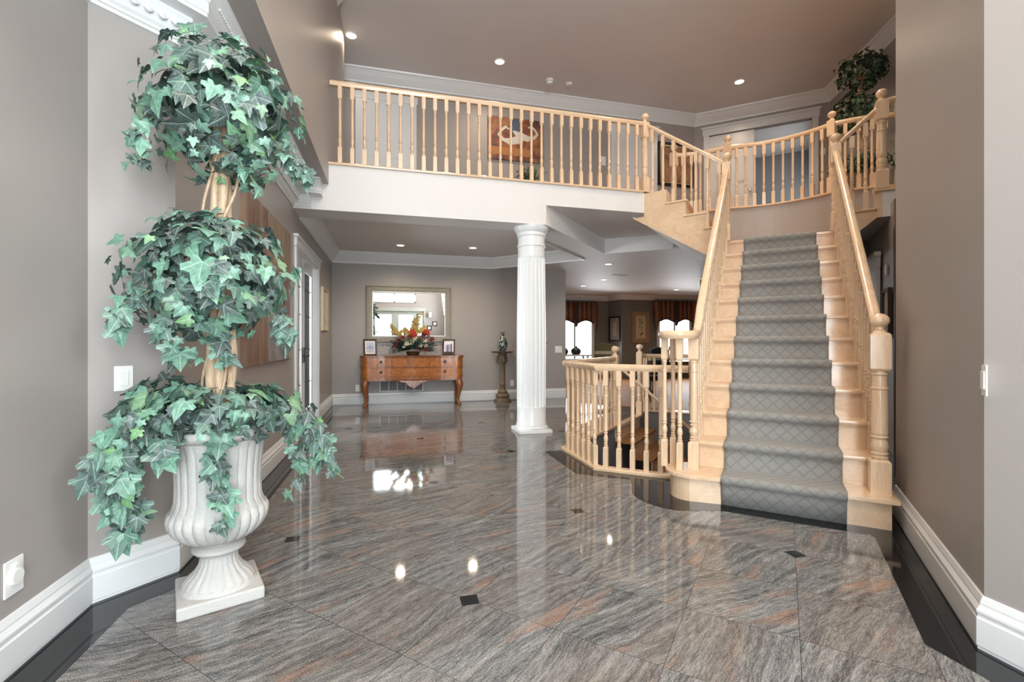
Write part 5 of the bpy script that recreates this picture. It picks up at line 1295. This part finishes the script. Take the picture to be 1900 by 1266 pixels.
def valance(label, x0, x1, y, ztop):
    t = thing('valance', label, 'valance'); mb = MB(); n = 60; H_ = .58
    bot = []
    for k in range(n + 1):
        x = x0 + (x1 - x0) * k / n; u = ((k / n) * 2) % 1 if k < n else 1; zb = ztop - H_ - .10 * abs(cos(pi * u)) ** 2 + .03
        bot.append((x, zb, .05 + .018 * sin(k * 1.9)))
    vs = []
    for x, zb, d in bot: vs += [(x, y - d, ztop), (x, y - d - .01, ztop - .3), (x, y - d - .02, zb), (x, y - d - .02, zb - .04)]
    for band_, nm, mt_ in (((0, 1, 2), 'drape', M['stripe']), ((2, 3), 'fringe', M['tassel'])):
        m2 = MB(); L_ = len(band_); V2 = [vs[i * 4 + j] for i in range(n + 1) for j in band_]
        m2.add(V2, [(i * L_ + j, i * L_ + j + 1, (i + 1) * L_ + j + 1, (i + 1) * L_ + j) for i in range(n) for j in range(L_ - 1)], True)
        o = m2.build(nm, mt_, t, fix=False); s_ = o.modifiers.new('cloth', 'SOLIDIFY'); s_.thickness = .01
    for xx in (x0, x1):
        m2 = MB(); m2.tube([(xx, y - .07, ztop - .02), (xx, y - .09, ztop - .4), (xx, y - .08, ztop - .7), (xx, y - .08, ztop - .93)], [.07, .09, .06, .02], 10); m2.build('side_jabot', M['stripe'], t)
    m2 = MB(); xm = (x0 + x1) / 2; m2.tube([(xx_, y - .08, z_) for xx_, z_ in ((xm, ztop - .02), (xm, ztop - .45), (xm, ztop - .72), (xm, ztop - .80))], [.035, .05, .06, .01], 10); m2.build('centre_bell', M['tassel'], t)
    m2 = MB(); m2.box(x0 - .05, x1 + .05, y - .04, y, ztop - .02, ztop + .03); m2.build('pelmet_board', M['darkwood'], t)
valance('striped swag valance over the far left window', 4.95, 6.32, 13.70, 2.42)
valance('striped swag valance over the far right window, beside the stair rail', 8.12, 9.52, 13.10, 2.46)
pt = thing('framed_picture', 'narrow black-framed picture on the angled wall of the far room', 'picture')
dA = (Vector((6.97, 13.15)) - Vector((6.80, 13.75))).normalized(); mA = wallmtx((6.885, 13.45), (dA.y, -dA.x) if dA.y < 0 else (-1, 0), 1.57)
mb = MB(); framesweep(mb, .50, .78, [(0, 0), (0, .03), (.04, .03), (.04, 0)], mtx=mA); mb.build('frame', M['black_metal'], pt)
mb = MB(); mb.box(-.21, .21, -.010, -.002, -.35, .35, mA); mb.build('mat_board', flat('warm_grey_card', (.32, .30, .27)), pt)
mb = MB(); mb.box(-.07, .07, -.014, -.010, -.22, .2, mA); mb.build('print', flat('peach_print', (.6, .4, .25)), pt)
pt = thing('framed_picture', 'tall pale botanical panel in a tan frame between the far windows', 'picture', (7.62, 13.15, 1.62))
mb = MB(); framesweep(mb, .60, .98, [(0, 0), (0, .03), (.13, .02), (.13, 0)]); mb.build('frame', flat('tan_frame', (.30, .19, .10)), pt)
mb = MB(); mb.box(-.18, .18, -.012, -.002, -.37, .37); mb.build('print', flat('parchment', (.50, .41, .25)), pt)
mb = MB(); mb.tube([(0, -.013, -.3), (.04, -.013, -.1), (-.03, -.013, .1), (.02, -.013, .3)], .006, 5)
for k in range(14): bloom(mb, (rnd.uniform(-.09, .09), -.014, rnd.uniform(-.25, .3)), .03, 5)
mb.build('painted_blossoms', flat('umber_ink', (.22, .13, .07)), pt)
# dining table, chairs, candle stand
dt = thing('dining_table', 'dark wood dining table beyond the basement balustrade', 'table', (6.3, 8.55, 0), radians(-14))
mb = MB(); mb.box(-.95, .95, -.5, .5, .72, .76); mb.build('tabletop', M['darkwood'], dt, bevel=.01)
for sx in (-.82, .82):
    for sy in (-.4, .4): mb = MB(); mb.lathe([(.03, 0), (.045, .05), (.03, .1), (.04, .5), (.05, .72)], (sx, sy, 0), 12); mb.build('leg', M['darkwood'], dt)
cs_ = thing('candle_stand', 'tiered black stand of dark candle cups on the dining table', 'candle holder', (5.60, 8.72, .76), radians(-14))
mb = MB(); mb.box(-.28, .28, -.06, .06, 0, .02); mb.tube([(-.2, 0, .02), (0, 0, .22), (.2, 0, .02)], .01)
cups = [(-.24, .16), (-.15, .21), (0, .30), (.15, .21), (.24, .16), (-.18, .07), (-.07, .10), (.07, .10), (.18, .07)]
for x, z in cups: mb.tube([(x, 0, 0), (x, 0, z)], .006, 6)
mb.build('stand', M['black_metal'], cs_)
for x, z in cups:
    mb = MB(); mb.lathe([(.018, z), (.036, z + .01), (.038, z + .085), (.033, z + .085), (.030, z + .02), (.001, z + .018)], (x, 0, 0), 14, cap=False); mb.build('candle_cup', flat('aubergine_glass', (.03, .02, .035), .2), cs_)
bw = thing('bowl', 'dark low bowl on the dining table right of the candle stand', 'bowl', (6.35, 8.50, .76))
mb = MB(); mb.lathe([(.06, 0), (.08, .02), (.20, .10), (.19, .10), (.07, .03), (.001, .03)], seg=24, cap=False); mb.build('body', M['darkwood'], bw)
def chair(label, x, y, rz, back, matb, wide=.5):
    t = thing('dining_chair', label, 'chair', (x, y, 0), rz, 'chairs in the far room')
    mb = MB(); mb.box(-wide / 2, wide / 2, -.25, .25, .40, .50); mb.build('seat', matb, t, bevel=.03)
    mb = MB(); n = 10; pr_ = [(-wide / 2, .52), (wide / 2, .52)] + [(wide / 2 * cos(pi * k / n * .0 + 0) - wide * k / n, back + .05 * sin(pi * k / n)) for k in range(n + 1)]
    vs = [(a, .21, b) for a, b in pr_] + [(a, .28, b) for a, b in pr_]; N = len(pr_); mb.add(vs, [tuple(range(N)), tuple(reversed(range(N, 2 * N)))] + [(i, (i + 1) % N, N + (i + 1) % N, N + i) for i in range(N)]); bk = mb.build('backrest', matb, t, bevel=.015)
    mb = MB(); mb.box(-wide / 2 - .004, wide / 2 + .004, .204, .286, back - .20, back - .13); mb.build('fabric_band', flat('cream_band', (.42, .36, .24)), bk)
    for sx in (-1, 1):
        for sy in (-1, 1): mb = MB(); mb.tube([(sx * (wide / 2 - .04), sy * .21, .42), (sx * (wide / 2 - .03), sy * .23, 0)], [.025, .016], 8); mb.build('leg', M['darkwood'], t)
OL = flat('olive_velvet', (.11, .085, .035), .8)
chair('olive upholstered chair in front of the far left window', 4.68, 9.75, radians(165), 1.08, OL, .44)
DK = flat('black_leather', (.02, .02, .022), .4)
chair('dark dining chair at the left end of the far table', 4.95, 8.20, radians(195), 1.0, DK)
chair('dark dining chair at the near side of the far table', 6.0, 7.55, radians(170), 1.0, DK)
st2 = thing('side_table', 'dark small table holding trinkets below the far left window', 'table', (4.72, 11.6, 0))
mb = MB(); mb.box(-.55, .45, -.2, .2, .78, .82); mb.build('tabletop', M['white'], st2)
for sx in (-.45, .35):
    for sy in (-.15, .15): mb = MB(); mb.box(sx - .02, sx + .02, sy - .02, sy + .02, 0, .78); mb.build('leg', M['white'], st2)
for x, lb in ((4.42, 'small dark ornament at the wall edge below the far left window'), (4.78, 'rounded dark ornament on the far white table')):
    o = thing('ornament', lb, 'ornament', (x, 11.55, .82)); mb = MB(); mb.lathe([(.09, 0), (.12, .04), (.13, .10), (.09, .16), (.03, .18), (.001, .19)], seg=16, cap=False, fn=lambda r, z, a: r * (1 + .08 * sin(5 * a))); mb.build('body', DK, o)
    mb = MB(); mb.lathe([(.03, .18), (.035, .20), (.001, .23)], seg=10, cap=False); mb.build('finial', DK, o)

# ================================================================== side hall behind the right rail
mth = Matrix.Translation((*st(3.05, 1.36), 0)) @ Matrix.Rotation(atan2(SD.y, SD.x), 4, 'Z')
mb = MB()
def hb(x0, x1, y0, y1, z0, z1): mb.box(x0, x1, y0, y1, z0, z1, mth)
hb(0, .09, 0, .03, 0, 2.05); hb(.85, .94, 0, .03, 0, 2.05); hb(-.02, .96, 0, .035, 2.0, 2.12); hb(-.04, .98, 0, .06, 2.12, 2.17)
d = struct('door_6', mb, M['white'])
mb = MB(); mb.box(.09, .85, .0, .012, 0.01, 2.0, mth); mb.build('door_leaf', M['white'], d)
pt = thing('framed_picture', 'dark-framed picture in the side hall behind the right ball-topped post', 'picture')
mh = wallmtx(st(2.62, 1.36), (-SW.x, -SW.y), 1.45)
mb = MB(); framesweep(mb, .34, .52, [(0, 0), (0, .03), (.035, .03), (.035, 0)], mtx=mh); mb.build('frame', M['darkwood'], pt)
mb = MB(); mb.box(-.14, .14, -.012, -.002, -.23, .23, mh); mb.build('print', flat('sepia_print', (.35, .24, .15)), pt)
plate('thermostat', 'small white control box in the side hall above the framed picture', 'thermostat', wallmtx(st(2.75, 1.36), (-SW.x, -SW.y), 1.92), .08, .11, 'rocker')
